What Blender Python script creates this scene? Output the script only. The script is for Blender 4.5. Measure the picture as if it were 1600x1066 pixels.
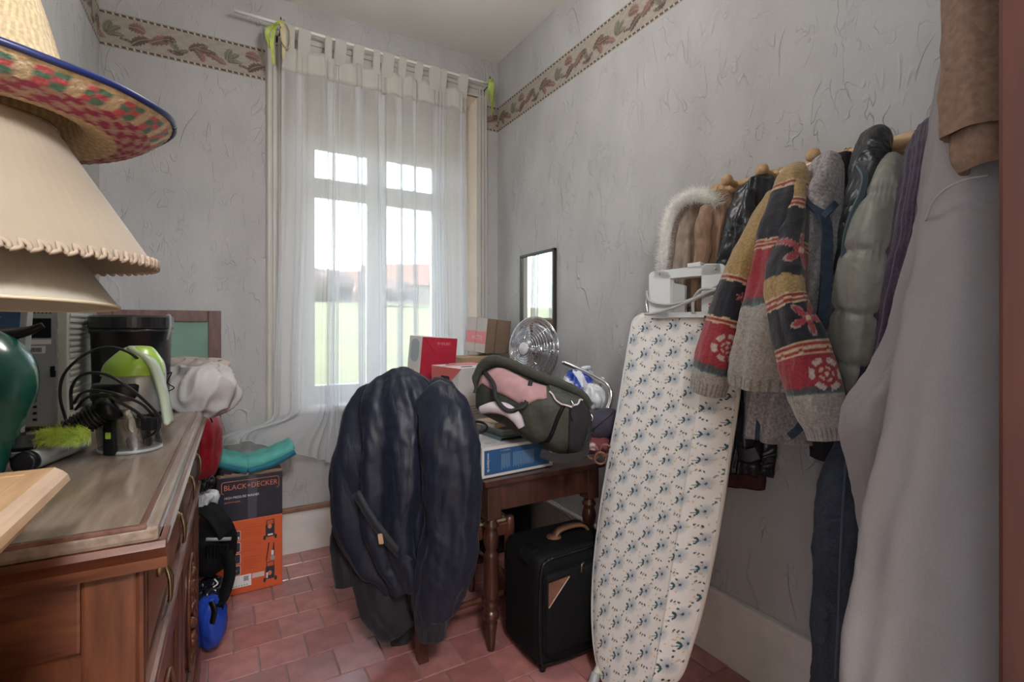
import bpy, bmesh, math, random
import numpy as np
from mathutils import Vector, Matrix

for o in list(bpy.data.objects):
    bpy.data.objects.remove(o, do_unlink=True)
SC = bpy.context.scene
COL = SC.collection
PI = math.pi

# ------------------------------------------------------------------ camera
CAMZ = 1.25; FPX = 780.0; U0 = 800.0; V0 = 512.0
cd = bpy.data.cameras.new('camera'); cam = bpy.data.objects.new('camera', cd); COL.objects.link(cam)
cam.location = (0, 0, CAMZ); cam.rotation_euler = (PI/2, 0, -PI/6)
cd.sensor_width = 36; cd.lens = FPX/1600*36; cd.shift_y = -21/1600; cd.clip_start = 0.02; cd.clip_end = 500
SC.camera = cam
# ------------------------------------------------------------------ world, sun, exposure
w = bpy.data.worlds.new('sky'); SC.world = w; w.use_nodes = True
nt = w.node_tree; nt.nodes.clear()
wo = nt.nodes.new('ShaderNodeOutputWorld'); bg = nt.nodes.new('ShaderNodeBackground')
tc = nt.nodes.new('ShaderNodeTexCoord'); sx = nt.nodes.new('ShaderNodeSeparateXYZ'); rp = nt.nodes.new('ShaderNodeValToRGB')
nt.links.new(tc.outputs['Generated'], sx.inputs[0]); nt.links.new(sx.outputs['Z'], rp.inputs[0])
rp.color_ramp.elements[0].position = 0.0; rp.color_ramp.elements[0].color = (.90, .94, 1.0, 1)
rp.color_ramp.elements[1].position = 0.6; rp.color_ramp.elements[1].color = (.68, .82, 1.0, 1)
nt.links.new(rp.outputs[0], bg.inputs[0]); bg.inputs[1].default_value = 2.0
nt.links.new(bg.outputs[0], wo.inputs[0])
sd = bpy.data.lights.new('sun', 'SUN'); sd.energy = 5.0; sd.angle = math.radians(3); sd.color = (1, .90, .74)
sun = bpy.data.objects.new('sun', sd); COL.objects.link(sun)
sun.rotation_euler = Vector((0.86, -0.36, -0.52)).to_track_quat('-Z', 'Y').to_euler()
SC.view_settings.view_transform = 'Standard'; SC.view_settings.look = 'None'
SC.view_settings.gamma = 1; SC.view_settings.exposure = 2.0
SC.cycles.use_denoising = True
SC.cycles.max_bounces = 10; SC.cycles.diffuse_bounces = 6; SC.cycles.transparent_max_bounces = 24
SC.cycles.sample_clamp_indirect = 6

# ------------------------------------------------------------------ pixel -> place
F = np.array([.5, .8660254, 0.]); R = np.array([.8660254, -.5, 0.]); Z = np.array([0, 0, 1.])
O = np.array([0, 0, CAMZ])
def ray(u, v): return F + (u-U0)/FPX*R + (V0-v)/FPX*Z
def PD(u, v, d): return O + ray(u, v)*d
def PX(u, v, x): r = ray(u, v); return O + r*(x/r[0])
def PY(u, v, y): r = ray(u, v); return O + r*(y/r[1])
def PZ(u, v, z): r = ray(u, v); return O + r*((z-CAMZ)/r[2])
def depth(p): return float(np.dot(np.asarray(p)-O, F))
def unit(v): v = np.asarray(v, float); return v/np.linalg.norm(v)

# ------------------------------------------------------------------ materials
MATS = {}
def mat(name, col, rough=.6, scale=None, amt=.15, bump=0, bscale=None, metal=0, sheen=0, stretch=(1,1,1), detail=4, col2=None, spec=.5, attr=False, coat=0, wrinkle=0, wscale=9):
    if name in MATS: return MATS[name]
    m = bpy.data.materials.new(name); m.use_nodes = True; N = m.node_tree.nodes; L = m.node_tree.links
    b = N['Principled BSDF']
    b.inputs['Roughness'].default_value = rough; b.inputs['Metallic'].default_value = metal
    b.inputs['Specular IOR Level'].default_value = spec
    if sheen: b.inputs['Sheen Weight'].default_value = sheen
    if coat: b.inputs['Coat Weight'].default_value = coat; b.inputs['Coat Roughness'].default_value = .15
    t = N.new('ShaderNodeTexCoord'); mp = N.new('ShaderNodeMapping'); mp.inputs['Scale'].default_value = stretch
    L.new(t.outputs['Object'], mp.inputs[0])
    base = None
    if attr:
        a = N.new('ShaderNodeAttribute'); a.attribute_name = 'paint'; base = a.outputs['Color']
    if scale:
        n = N.new('ShaderNodeTexNoise'); n.inputs['Scale'].default_value = scale; n.inputs['Detail'].default_value = detail
        L.new(mp.outputs[0], n.inputs['Vector'])
        if attr:
            mx = N.new('ShaderNodeMix'); mx.data_type = 'RGBA'; mx.blend_type = 'MULTIPLY'; mx.inputs['Factor'].default_value = 1
            r = N.new('ShaderNodeValToRGB'); r.color_ramp.elements[0].position = .3; r.color_ramp.elements[1].position = .7
            r.color_ramp.elements[0].color = (1-amt,)*3+(1,); r.color_ramp.elements[1].color = (1+amt*.3,)*3+(1,)
            L.new(n.outputs['Fac'], r.inputs[0]); L.new(base, mx.inputs['A']); L.new(r.outputs[0], mx.inputs['B']); base = mx.outputs['Result']
        else:
            r = N.new('ShaderNodeValToRGB'); r.color_ramp.elements[0].position = .32; r.color_ramp.elements[1].position = .68
            c2 = col2 if col2 else tuple(max(0, c*(1-amt)) for c in col)
            r.color_ramp.elements[0].color = tuple(c2)+(1,)
            r.color_ramp.elements[1].color = (tuple(col) if col2 else tuple(min(1, c*(1+amt*.6)) for c in col))+(1,)
            L.new(n.outputs['Fac'], r.inputs[0]); base = r.outputs[0]
    if base is None: b.inputs['Base Color'].default_value = tuple(col)+(1,)
    else: L.new(base, b.inputs['Base Color'])
    if bump:
        n2 = N.new('ShaderNodeTexNoise'); n2.inputs['Scale'].default_value = bscale or (scale or 40)*2; n2.inputs['Detail'].default_value = 5
        L.new(mp.outputs[0], n2.inputs['Vector'])
        bp = N.new('ShaderNodeBump'); bp.inputs['Strength'].default_value = bump; bp.inputs['Distance'].default_value = .004
        L.new(n2.outputs['Fac'], bp.inputs['Height']); L.new(bp.outputs[0], b.inputs['Normal'])
    if wrinkle:      # soft creases in cloth: folded noise
        n3 = N.new('ShaderNodeTexNoise'); n3.inputs['Scale'].default_value = wscale; n3.inputs['Detail'].default_value = 2.5; n3.inputs['Distortion'].default_value = 1.1
        L.new(mp.outputs[0], n3.inputs['Vector']); s1 = N.new('ShaderNodeMath'); s1.operation = 'SUBTRACT'; s1.inputs[1].default_value = .5; s2 = N.new('ShaderNodeMath'); s2.operation = 'ABSOLUTE'
        L.new(n3.outputs['Fac'], s1.inputs[0]); L.new(s1.outputs[0], s2.inputs[0])
        b3 = N.new('ShaderNodeBump'); b3.inputs['Strength'].default_value = wrinkle; b3.inputs['Distance'].default_value = .06; L.new(s2.outputs[0], b3.inputs['Height'])
        if bump: L.new(bp.outputs[0], b3.inputs['Normal'])
        L.new(b3.outputs[0], b.inputs['Normal'])
    MATS[name] = m; return m

def wallpaper():
    m = bpy.data.materials.new('crumpled_wallpaper'); m.use_nodes = True; N = m.node_tree.nodes; L = m.node_tree.links
    b = N['Principled BSDF']; b.inputs['Roughness'].default_value = .82; b.inputs['Specular IOR Level'].default_value = .25
    t = N.new('ShaderNodeTexCoord')
    def noise(sc, st, det=4, dist=0):
        mp = N.new('ShaderNodeMapping'); mp.inputs['Scale'].default_value = st; L.new(t.outputs['Object'], mp.inputs[0])
        n = N.new('ShaderNodeTexNoise'); n.inputs['Scale'].default_value = sc; n.inputs['Detail'].default_value = det; n.inputs['Distortion'].default_value = dist
        L.new(mp.outputs[0], n.inputs['Vector']); return n.outputs['Fac']
    def mth(op, a, v=None, c=None):
        k = N.new('ShaderNodeMath'); k.operation = op
        for i, q in enumerate((a, v, c)):
            if q is None: continue
            if isinstance(q, (int, float)): k.inputs[i].default_value = q
            else: L.new(q, k.inputs[i])
        return k.outputs[0]
    # long raised creases: zero-crossings of stretched noise, broken up by a second noise
    def creases(sc, st, width, keep_sc, lo):
        n = noise(sc, st, 2, .6); a = mth('ABSOLUTE', mth('SUBTRACT', n, .5)); a = mth('DIVIDE', a, width); a = mth('SUBTRACT', 1, a); a = mth('MAXIMUM', a, 0)
        k = noise(keep_sc, (1, 1, 1), 2); k = mth('SUBTRACT', k, lo); k = mth('MULTIPLY', k, 6); k = mth('MINIMUM', mth('MAXIMUM', k, 0), 1)
        return mth('MULTIPLY', a, k)
    c1 = creases(7, (1, 1, .32), .016, 6, .50); c2 = creases(15, (1, 1, .42), .02, 9, .50); c3 = creases(11, (1, 1, .8), .015, 5, .55)
    fine = noise(70, (1, 1, .5), 6); mid = noise(22, (1, 1, .6), 4)
    h = mth('ADD', mth('MULTIPLY', c1, 1.0), mth('MULTIPLY', c2, .65)); h = mth('ADD', h, mth('MULTIPLY', c3, .6))
    h = mth('ADD', h, mth('MULTIPLY', fine, .28)); h = mth('ADD', h, mth('MULTIPLY', mid, .5))
    bp = N.new('ShaderNodeBump'); bp.inputs['Strength'].default_value = .62; bp.inputs['Distance'].default_value = .009
    L.new(h, bp.inputs['Height']); L.new(bp.outputs[0], b.inputs['Normal'])
    r = N.new('ShaderNodeValToRGB'); r.color_ramp.elements[0].position = .3; r.color_ramp.elements[1].position = .7
    r.color_ramp.elements[0].color = (.375, .372, .368, 1); r.color_ramp.elements[1].color = (.450, .447, .442, 1)
    L.new(noise(5, (1, 1, .6), 8), r.inputs[0]); L.new(r.outputs[0], b.inputs['Base Color'])
    return m
M_WALL = wallpaper()
M_CEIL = mat('ceiling_paint', (.72, .70, .66), .9, 3, .04)
M_PAINT = mat('cream_paint', (.66, .63, .60), .55, 8, .10, bump=.1)
M_TRIMP = mat('grey_white_paint', (.46, .44, .41), .45, 6, .06)
M_STRIP = mat('brown_strip', (.24, .13, .08), .5, 12, .3)
M_FRAME = mat('window_paint', (.58, .56, .52), .4, 6, .05)
M_SHUT = mat('shutter_box_paint', (.50, .47, .40), .6, 6, .06)
M_REVEAL = mat('reveal_plaster', (.72, .63, .53), .8, 6, .06)
M_GROUT = mat('tile_joint', (.30, .24, .21), .9, 30, .2)
M_OAK = mat('dark_oak', (.15, .048, .020), .36, 9, .5, bump=.12, stretch=(6, 6, .8), detail=8, col2=(.055, .017, .010), coat=.15)
M_OAKH = mat('dark_oak_long', (.17, .056, .024), .36, 9, .5, bump=.12, stretch=(.8, .8, 6), detail=8, col2=(.07, .02, .011), coat=.15)
M_OAKTOP = mat('worn_oak_top', (.30, .23, .18), .36, 9, .4, bump=.1, stretch=(6, .7, 6), detail=9, col2=(.14, .095, .068), coat=.6)
M_PINE = mat('pale_pine', (.50, .31, .15), .45, 10, .3, stretch=(5, 5, .8), detail=7, col2=(.36, .20, .09))
M_PINETOP = mat('pale_pine_top', (.52, .33, .18), .4, 10, .3, stretch=(5, .8, 5), detail=7, col2=(.38, .22, .10), coat=.2)
M_MAHOG = mat('dark_table_wood', (.070, .022, .013), .33, 8, .4, stretch=(5, 5, .9), detail=7, col2=(.026, .009, .006), coat=.25)
M_BLACK = mat('black_fabric', (.0045, .0045, .0055), .75, 90, .4, bump=.25, bscale=350, spec=.2)
M_BPLAS = mat('black_plastic', (.006, .006, .007), .35, spec=.35)
M_GPLAS = mat('grey_plastic', (.30, .31, .31), .4)
M_WPLAS = mat('white_plastic', (.60, .62, .62), .4, 8, .05)
M_CHROME = mat('chrome', (.72, .73, .75), .18, metal=1)
M_BRASS = mat('aged_brass', (.32, .24, .13), .35, 30, .3, metal=1)

# ------------------------------------------------------------------ mesh helpers
def mesh_obj(name, V, Fc, material, parent=None, smooth=False, base=None, paint=None):
    V = np.asarray(V, float)
    if parent is not None: base = np.array(parent['_base'])
    elif base is None: base = np.zeros(3)
    me = bpy.data.meshes.new(name)
    me.from_pydata((V-base).tolist(), [], [tuple(int(i) for i in f) for f in Fc])
    if paint is not None:
        at = me.color_attributes.new('paint', 'FLOAT_COLOR', 'POINT')
        c = np.ones((len(V), 4), np.float32); c[:, :3] = np.asarray(paint).reshape(-1, 3); at.data.foreach_set('color', c.ravel())
    if isinstance(material, (list, tuple)):
        for q in material: me.materials.append(q)
    else: me.materials.append(material)
    if smooth: me.polygons.foreach_set('use_smooth', [True]*len(me.polygons))
    me.update()
    o = bpy.data.objects.new(name, me); COL.objects.link(o)
    if parent is None: o.location = base
    else: o.parent = parent; 
    o['_base'] = [float(b) for b in base]
    return o
def sub(o): return o   # a part can be the parent of sub-parts: its local frame is its thing's frame
def thing(name, label, cat, base, group=None, kind=None):
    o = bpy.data.objects.new(name, None); o.empty_display_size = .05; COL.objects.link(o)
    o.location = tuple(float(b) for b in base); o['_base'] = [float(b) for b in base]
    return tag(o, label, cat, group, kind)
def tag(o, label, cat, group=None, kind=None):
    o['label'] = label; o['category'] = cat
    if group: o['group'] = group
    if kind: o['kind'] = kind
    return o
def merge(*parts):
    V = []; Fc = []; k = 0
    for v, f in parts:
        v = np.asarray(v, float); V.append(v); Fc += [tuple(i+k for i in q) for q in f]; k += len(v)
    return np.concatenate(V), Fc
def box(lo, hi, bev=0.0, seg=2):
    lo = np.asarray(lo, float); hi = np.asarray(hi, float)
    bm = bmesh.new(); bmesh.ops.create_cube(bm, size=1)
    for v in bm.verts:
        v.co = Vector([(lo[i]+hi[i])/2 + v.co[i]*(hi[i]-lo[i]) for i in range(3)])
    if bev > 0: bmesh.ops.bevel(bm, geom=bm.edges[:], offset=bev, segments=seg, profile=.6, affect='EDGES')
    V = np.array([v.co[:] for v in bm.verts]); bm.verts.index_update(); Fc = [[v.index for v in f.verts] for f in bm.faces]; bm.free()
    return V, Fc
def xf(vf, rot=None, origin=(0,0,0), move=(0,0,0)):
    V, Fc = vf; V = np.asarray(V, float)-np.asarray(origin)
    if rot is not None: V = V @ np.asarray(rot).T
    return V+np.asarray(origin)+np.asarray(move), Fc
def rotz(a): c, s = math.cos(a), math.sin(a); return np.array([[c, -s, 0], [s, c, 0], [0, 0, 1.]])
def rotax(ax, a): return np.array(Matrix.Rotation(a, 3, Vector(ax)))
def frame(o, x, y, z):   # local -> world
    x, y, z = map(np.asarray, (x, y, z)); return lambda V: np.asarray(o)+V[:, :1]*x+V[:, 1:2]*y+V[:, 2:3]*z
def loft(Rn, cap0=True, cap1=True, closed=True):
    Rn = np.asarray(Rn, float); n, m = Rn.shape[:2]; V = Rn.reshape(-1, 3); Fc = []
    for i in range(n-1):
        for j in range(m if closed else m-1):
            k = (j+1) % m; Fc.append((i*m+j, i*m+k, (i+1)*m+k, (i+1)*m+j))
    V = list(V)
    if cap0 and closed: Fc.append(tuple(range(m-1, -1, -1)))
    if cap1 and closed: Fc.append(tuple((n-1)*m+j for j in range(m)))
    return np.array(V), Fc
def lathe(prof, c, m=32, axis=None):
    ang = np.linspace(0, 2*PI, m, endpoint=False); Rn = []
    for r, z in prof:
        Rn.append(np.stack([r*np.cos(ang), r*np.sin(ang), np.full(m, z)], 1))
    Rn = np.array(Rn)
    if axis is not None:
        q = np.array(Vector((0, 0, 1)).rotation_difference(Vector(axis)).to_matrix()); Rn = Rn @ q.T
    return loft(Rn+np.asarray(c))
def cr(pts, n):
    P = np.asarray(pts, float)
    if len(P) < 3:
        t = np.linspace(0, 1, n)[:, None]; return P[0]*(1-t)+P[-1]*t
    Q = np.vstack([2*P[0]-P[1], P, 2*P[-1]-P[-2]]); k = len(P)-1; out = []
    for s in np.linspace(0, k-1e-9, n):
        i = int(s); f = s-i; a, b, c, d = Q[i], Q[i+1], Q[i+2], Q[i+3]
        out.append(.5*((2*b)+(-a+c)*f+(2*a-5*b+4*c-d)*f*f+(-a+3*b-3*c+d)*f**3))
    return np.array(out)
def tube(pts, r, m=8, n=None, smoothp=True, closed=False):
    P = cr(pts, n or max(8, len(pts)*6)) if smoothp else np.asarray(pts, float)
    T = np.gradient(P, axis=0); up = np.array([.31, .17, .93]); Rn = []
    rr = np.interp(np.linspace(0, 1, len(P)), np.linspace(0, 1, len(r)), r) if hasattr(r, '__len__') else np.full(len(P), r)
    a = None
    for i, p in enumerate(P):
        t = unit(T[i]); 
        a = np.cross(t, up) if a is None else a-t*np.dot(a, t)
        if np.linalg.norm(a) < 1e-5: a = np.cross(t, [1, .2, 0])
        a = unit(a); b = np.cross(t, a); an = np.linspace(0, 2*PI, m, endpoint=False)
        Rn.append(p+rr[i]*(np.cos(an)[:, None]*a+np.sin(an)[:, None]*b))
    return loft(Rn)
def ribbon(pts, wdir, wid, th, n=None):      # flat strap along a path; wdir = width direction(s)
    P = cr(pts, n or len(pts)*8); W = cr(np.broadcast_to(np.asarray(wdir, float), (len(pts), 3)) if np.ndim(wdir) == 1 else wdir, len(P)); T = np.gradient(P, axis=0); Rn = []
    ww = np.interp(np.linspace(0, 1, len(P)), np.linspace(0, 1, len(wid)), wid) if hasattr(wid, '__len__') else np.full(len(P), wid)
    for p, ww_, t, h in zip(P, W, T, ww):
        t = unit(t); a = unit(ww_-t*np.dot(ww_, t)); nn = np.cross(t, a)
        Rn.append([p-a*h/2-nn*th/2, p+a*h/2-nn*th/2, p+a*h/2+nn*th/2, p-a*h/2+nn*th/2])
    return loft(Rn)
def prism(out2, o, x, y, nrm, th):           # 2D outline in a plane -> slab of thickness th along nrm
    out2 = np.asarray(out2, float); o, x, y, nrm = map(lambda q: np.asarray(q, float), (o, x, y, nrm)); m = len(out2)
    a = o+out2[:, :1]*x+out2[:, 1:]*y
    return loft(np.array([a, a+nrm*th]))
def sheet(P, th=.002, nrm=None):             # grid of points -> thin solid
    P = np.asarray(P, float); n, m = P.shape[:2]
    du = np.gradient(P, axis=0); dv = np.gradient(P, axis=1); N = np.cross(du, dv); N /= np.linalg.norm(N, axis=2, keepdims=True)+1e-12
    A = (P+N*th/2).reshape(-1, 3); B = (P-N*th/2).reshape(-1, 3); K = n*m; Fc = []
    for i in range(n-1):
        for j in range(m-1):
            a, b, c, d = i*m+j, i*m+j+1, (i+1)*m+j+1, (i+1)*m+j
            Fc.append((a, d, c, b)); Fc.append((K+a, K+b, K+c, K+d))
    bd = [j for j in range(m)]+[i*m+m-1 for i in range(1, n)]+[(n-1)*m+j for j in range(m-2, -1, -1)]+[i*m for i in range(n-2, 0, -1)]
    for q in range(len(bd)):
        a, b = bd[q], bd[(q+1) % len(bd)]; Fc.append((a, b, K+b, K+a))
    return np.vstack([A, B]), Fc
_rng = {}
def nz(P, sc, seed=0):
    if seed not in _rng:
        r = np.random.RandomState(seed+11); d = r.normal(size=(9, 3)); d /= np.linalg.norm(d, axis=1, keepdims=True); _rng[seed] = (d*r.uniform(.6, 1.7, (9, 1)), r.uniform(0, 6.28, 9))
    d, ph = _rng[seed]; P = np.asarray(P, float)
    return np.sin(np.tensordot(P*sc, d.T, 1)+ph).sum(-1)/5.
def rough_tube(pts, r, amp, sc, seed, m=20, n=50):
    V, Fc = tube(pts, r, m, n); return V+np.stack([nz(V, sc, seed+i) for i in range(3)], 1)*amp, Fc
def text(name, body, size, o, x, y, nrm, material, parent, align='LEFT', th=.0006, fit=None):
    c = bpy.data.curves.new(name, 'FONT'); c.body = body; c.size = size; c.align_x = align; c.resolution_u = 2
    t = bpy.data.objects.new(name, c); COL.objects.link(t); bpy.context.view_layer.update()
    me = bpy.data.meshes.new_from_object(t); bpy.data.objects.remove(t)
    V = np.array([v.co[:] for v in me.vertices]); Fc = [list(p.vertices) for p in me.polygons]; bpy.data.meshes.remove(me); bpy.data.curves.remove(c)
    if fit: V[:, 0] *= fit/(V[:, 0].max()-V[:, 0].min())
    W = frame(np.asarray(o)+np.asarray(nrm)*th, x, y, nrm)(V)
    return mesh_obj(name, W, Fc, material, parent)
def rect(x0, y0, x1, y1): return [(x0, y0), (x1, y0), (x1, y1), (x0, y1)]
def rrect(x0, y0, x1, y1, r, k=4):
    out = []
    for cx, cy, a0 in ((x1-r, y0+r, -PI/2), (x1-r, y1-r, 0), (x0+r, y1-r, PI/2), (x0+r, y0+r, PI)):
        for i in range(k+1): a = a0+PI/2*i/k; out.append((cx+r*math.cos(a), cy+r*math.sin(a)))
    return out
def ell(cx, cy, rx, ry, k=20): return [(cx+rx*math.cos(2*PI*i/k), cy+ry*math.sin(2*PI*i/k)) for i in range(k)]

def cloth(name, st, material, parent, n=64, m=80, k=7, amp=.16, seed=0, ratio=.55, wr=.004, colfn=None, hollow=True, sup=.85, drift=1.2, topamp=.35, lumps=0, B0=None):
    """gathered cloth hanging along a path. st rows: (u, v, half width px, x plane[, depth half width m])"""
    C = np.array([PX(s[0], s[1], s[3]) for s in st]); H = np.array([s[2]*depth(c)/FPX for s, c in zip(st, C)])
    Bd = np.array([s[4] if len(s) > 4 else h*ratio for s, h in zip(st, H)])
    return cloth3(name, C, H, Bd, material, parent, n, m, k, amp, seed, wr, colfn, hollow, sup, drift, topamp, lumps, B0)
def cloth3(name, C, H, Bd, material, parent, n=64, m=80, k=7, amp=.16, seed=0, wr=.004, colfn=None, hollow=True, sup=.85, drift=1.2, topamp=.35, lumps=0, B0=None, base=None):
    rs = np.random.RandomState(seed+5); C = np.asarray(C, float)
    P = cr(C, n); h = cr(np.stack([H, Bd], 1), n); T = np.gradient(P, axis=0); th = np.linspace(0, 2*PI, m, endpoint=False); Rn = []
    ph = rs.uniform(0, 6.28, 6); dr = rs.uniform(-drift, drift, 6); ks = [k, k+2, max(2, k-3), 2*k+1, 3, max(2, k//2)]; ws = [.5, .35, .5, .18, .35, .4]
    b0 = F if B0 is None else np.asarray(B0, float)
    for i, p in enumerate(P):
        t = i/(n-1); tt = unit(T[i]); a = unit(np.cross(b0, tt)); b = np.cross(tt, a)
        am = amp*(topamp+(1-topamp)*min(1, t*1.6))
        mod = 1+am*sum(wq*(2.2*np.abs(np.sin((kq*th+pq+dq*t*2.5)/2+(.0 if kq % 2 == 0 else .0)))-1.4 if kq % 2 == 0 else np.sin(kq*th+pq+dq*t*2.5)) for wq, kq, pq, dq in zip(ws, ks, ph, dr))
        if lumps: mod = mod*(1+lumps*.35*abs(math.sin(PI*t*5.5))-lumps*1.0*math.exp(-(((t*5.5+.5) % 1-.5)/.07)**2))*(1+lumps*.25*np.sin(31*th+9*t)*math.exp(-(((t*5.5+.5) % 1-.5)/.16)**2))
        c, s = np.cos(th), np.sin(th); cx = np.sign(c)*np.abs(c)**sup; sy = np.sign(s)*np.abs(s)**sup
        Rn.append(p+(mod*cx)[:, None]*a*max(h[i, 0], .004)+(mod*sy)[:, None]*b*max(h[i, 1], .004))
    Rn = np.array(Rn)
    Rn += np.stack([nz(Rn, 28, seed+q) for q in range(3)], -1)*wr
    D = Rn-P[:, None, :]; D /= np.linalg.norm(D, axis=-1, keepdims=True)+1e-9
    Rn -= D*(wr*1.3*(np.abs(nz(Rn*np.array([1.2, 1.2, .55]), 46, seed+7))-.5)+wr*.8*(np.abs(nz(Rn, 75, seed+9))-.5))[..., None]
    if hollow:
        ct = Rn[-1].mean(0); up = -unit(T[-1])
        e1 = ct+(Rn[-1]-ct)*.93+up*.002; e2 = ct+(Rn[-1]-ct)*.88+up*.04
        Rn = np.concatenate([Rn, e1[None], e2[None]])
    V, Fc = loft(Rn)
    paint = None
    if colfn is not None:
        nn = Rn.shape[0]; tt = np.minimum(np.arange(nn)/(n-1), 1)[:, None]*np.ones((1, m)); ttt = (th/(2*PI))[None, :]*np.ones((nn, 1))
        paint = colfn(tt, ttt, Rn).reshape(-1, 3)
    return mesh_obj(name, V, Fc, material, parent, True, base=base, paint=paint)
def lerpc(c, t): return np.asarray(c)

# ================================================================== SETTING
XL, XR, YB, YF, H = -.51, 1.63, 3.02, .17, 3.06
WX0, WX1, WZ0, WZ1 = .276, 1.471, .80, 2.79          # window opening in the back wall
WY = 3.24                                              # window plane
def struct(name, vf, m, label, cat): return tag(mesh_obj(name, vf[0], vf[1], m), label, cat, kind='structure')
floor = struct('floor', box((XL-.2, -.9, -.06), (XR+.25, YB+.05, -.006)), M_GROUT, 'red terracotta tile floor with pale joints', 'floor')
M_TILES = [mat('terracotta_%d' % i, c, .34, 14, .28, bump=.12, bscale=60, col2=tuple(q*.68 for q in c), coat=.6) for i, c in enumerate([(.47, .19, .175), (.42, .165, .155), (.52, .225, .21), (.40, .18, .175), (.48, .21, .205)])]
TS = .1665; rnd = random.Random(4)
tmesh = []
for q, mm in enumerate(M_TILES):
    V, Fc = box((-TS/2+.0022, -TS/2+.0022, -.012), (TS/2-.0022, TS/2-.0022, 0), .0022, 1)
    V[:, 2] += np.where(V[:, 2] > -.004, .0006*np.sin(V[:, 0]*40+q)+.0005*np.cos(V[:, 1]*37+q), 0)
    me = bpy.data.meshes.new('tile'); me.from_pydata(V.tolist(), [], [tuple(f) for f in Fc]); me.materials.append(mm); tmesh.append(me)
for r in range(-1, 17):
    yc = 2.53+TS/2+TS*2-TS*r
    off = (.115 if r % 2 else .115+TS/2)
    for i in range(-5, 12):
        xc = off+TS*i+TS/2
        if xc < XL-TS*.4 or xc > XR+TS*.4 or yc > YB+TS*.4: continue
        o = bpy.data.objects.new('tile', tmesh[rnd.randrange(5)]); COL.objects.link(o); o.parent = floor
        o.location = (xc, yc, rnd.uniform(-.0008, .0006)); o.rotation_euler = (rnd.uniform(-.003, .003), rnd.uniform(-.003, .003), rnd.uniform(-.006, .006))
        o['_base'] = [0, 0, 0]
struct('ceiling', box((XL-.3, -.2, H), (XR+.3, YB+.5, H+.2)), M_CEIL, 'plain off-white ceiling', 'ceiling')
struct('wall_left', box((XL-.25, YF-.13, -.06), (XL, YB+.45, H)), M_WALL, 'pale crumpled wallpaper wall behind the sideboard', 'wall')
struct('wall_right', box((XR, YF-.13, -.06), (XR+.25, YB+.45, H)), M_WALL, 'pale crumpled wallpaper wall behind the hanging clothes', 'wall')
# back wall around the window, splayed reveals
wb = merge(box((XL-.2, YB, -.06), (WX0, YB+.36, H)), box((WX1, YB, -.06), (XR+.2, YB+.36, H)), box((WX0, YB, WZ1), (WX1, YB+.36, H)), box((WX0, YB+.0, -.06), (WX1, YB+.36, WZ0)))
struct('wall_back', wb, M_WALL, 'pale wallpapered wall around the tall window', 'wall')
# front wall with the doorway the picture is taken from
DX0, DX1, DZ = -.30, .655, 2.25
struct('wall_front', merge(box((XL-.25, YF-.13, -.06), (DX0, YF, H)), box((DX1+.02, YF-.13, -.06), (XR+.25, YF, H)), box((DX0, YF-.13, DZ), (DX1+.02, YF, H))), M_WALL, 'wall with the open doorway', 'wall')
M_DOORW = mat('red_brown_door_wood', (.05, .013, .008), .45, 8, .4, stretch=(5, 5, .6), col2=(.028, .008, .005), coat=.2)
dj = thing('door_1', 'red-brown varnished wooden door frame beside the pale coat', 'door frame', (DX1, YF, 0), kind='structure')
mesh_obj('jamb', *box((DX1-.012, YF-.16, 0), (DX1+.02, YF+.012, DZ), .004), M_DOORW, dj)
mesh_obj('jamb', *box((DX0-.02, YF-.16, 0), (DX0+.012, YF+.012, DZ), .004), M_DOORW, dj)
mesh_obj('door_head', *box((DX0-.02, YF-.16, DZ-.012), (DX1+.02, YF+.012, DZ+.02), .004), M_DOORW, dj)
mesh_obj('architrave', *box((DX1+.012, YF+.0, 0), (DX1+.075, YF+.018, DZ+.06), .005), M_DOORW, dj)
# unseen hallway added to cut doorway light; left-end opening added for fill
M_HALL = mat('hall_paint', (.42, .36, .30), .85, 3, .08)
struct('floor_hall', box((-2.6, -1.5, -.06), (1.9, -.90, -.004)), M_GROUT, 'unseen hallway floor added behind the doorway', 'floor')
struct('ceiling_hall', box((-2.6, -1.6, 2.7), (1.9, .04, 2.8)), M_HALL, 'unseen hallway ceiling added to cut light through the doorway', 'ceiling')
struct('wall_hall_back', box((-2.6, -1.6, -.06), (1.9, -1.5, 2.75)), M_HALL, 'unseen hallway wall opposite the doorway, added to cut its light', 'wall')
struct('wall_hall_right', box((1.88, -1.55, -.06), (1.98, .05, 2.75)), M_HALL, 'unseen hallway end wall added to cut the doorway light', 'wall')
struct('wall_hall_left', merge(box((-2.6, -1.5, -.06), (-2.5, .05, .3)), box((-2.6, -1.5, 2.6), (-2.5, .05, 2.75)), box((-2.6, -1.5, .3), (-2.5, -1.45, 2.6)), box((-2.6, -.05, .3), (-2.5, .05, 2.6))), M_HALL, 'unseen hallway end wall with an opening added to let in fill light', 'wall')
struct('wall_hall_front', box((-2.6, .04, -.06), (XL-.24, .12, 2.75)), M_HALL, 'unseen hallway wall left of the room, added to cut light', 'wall')
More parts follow.
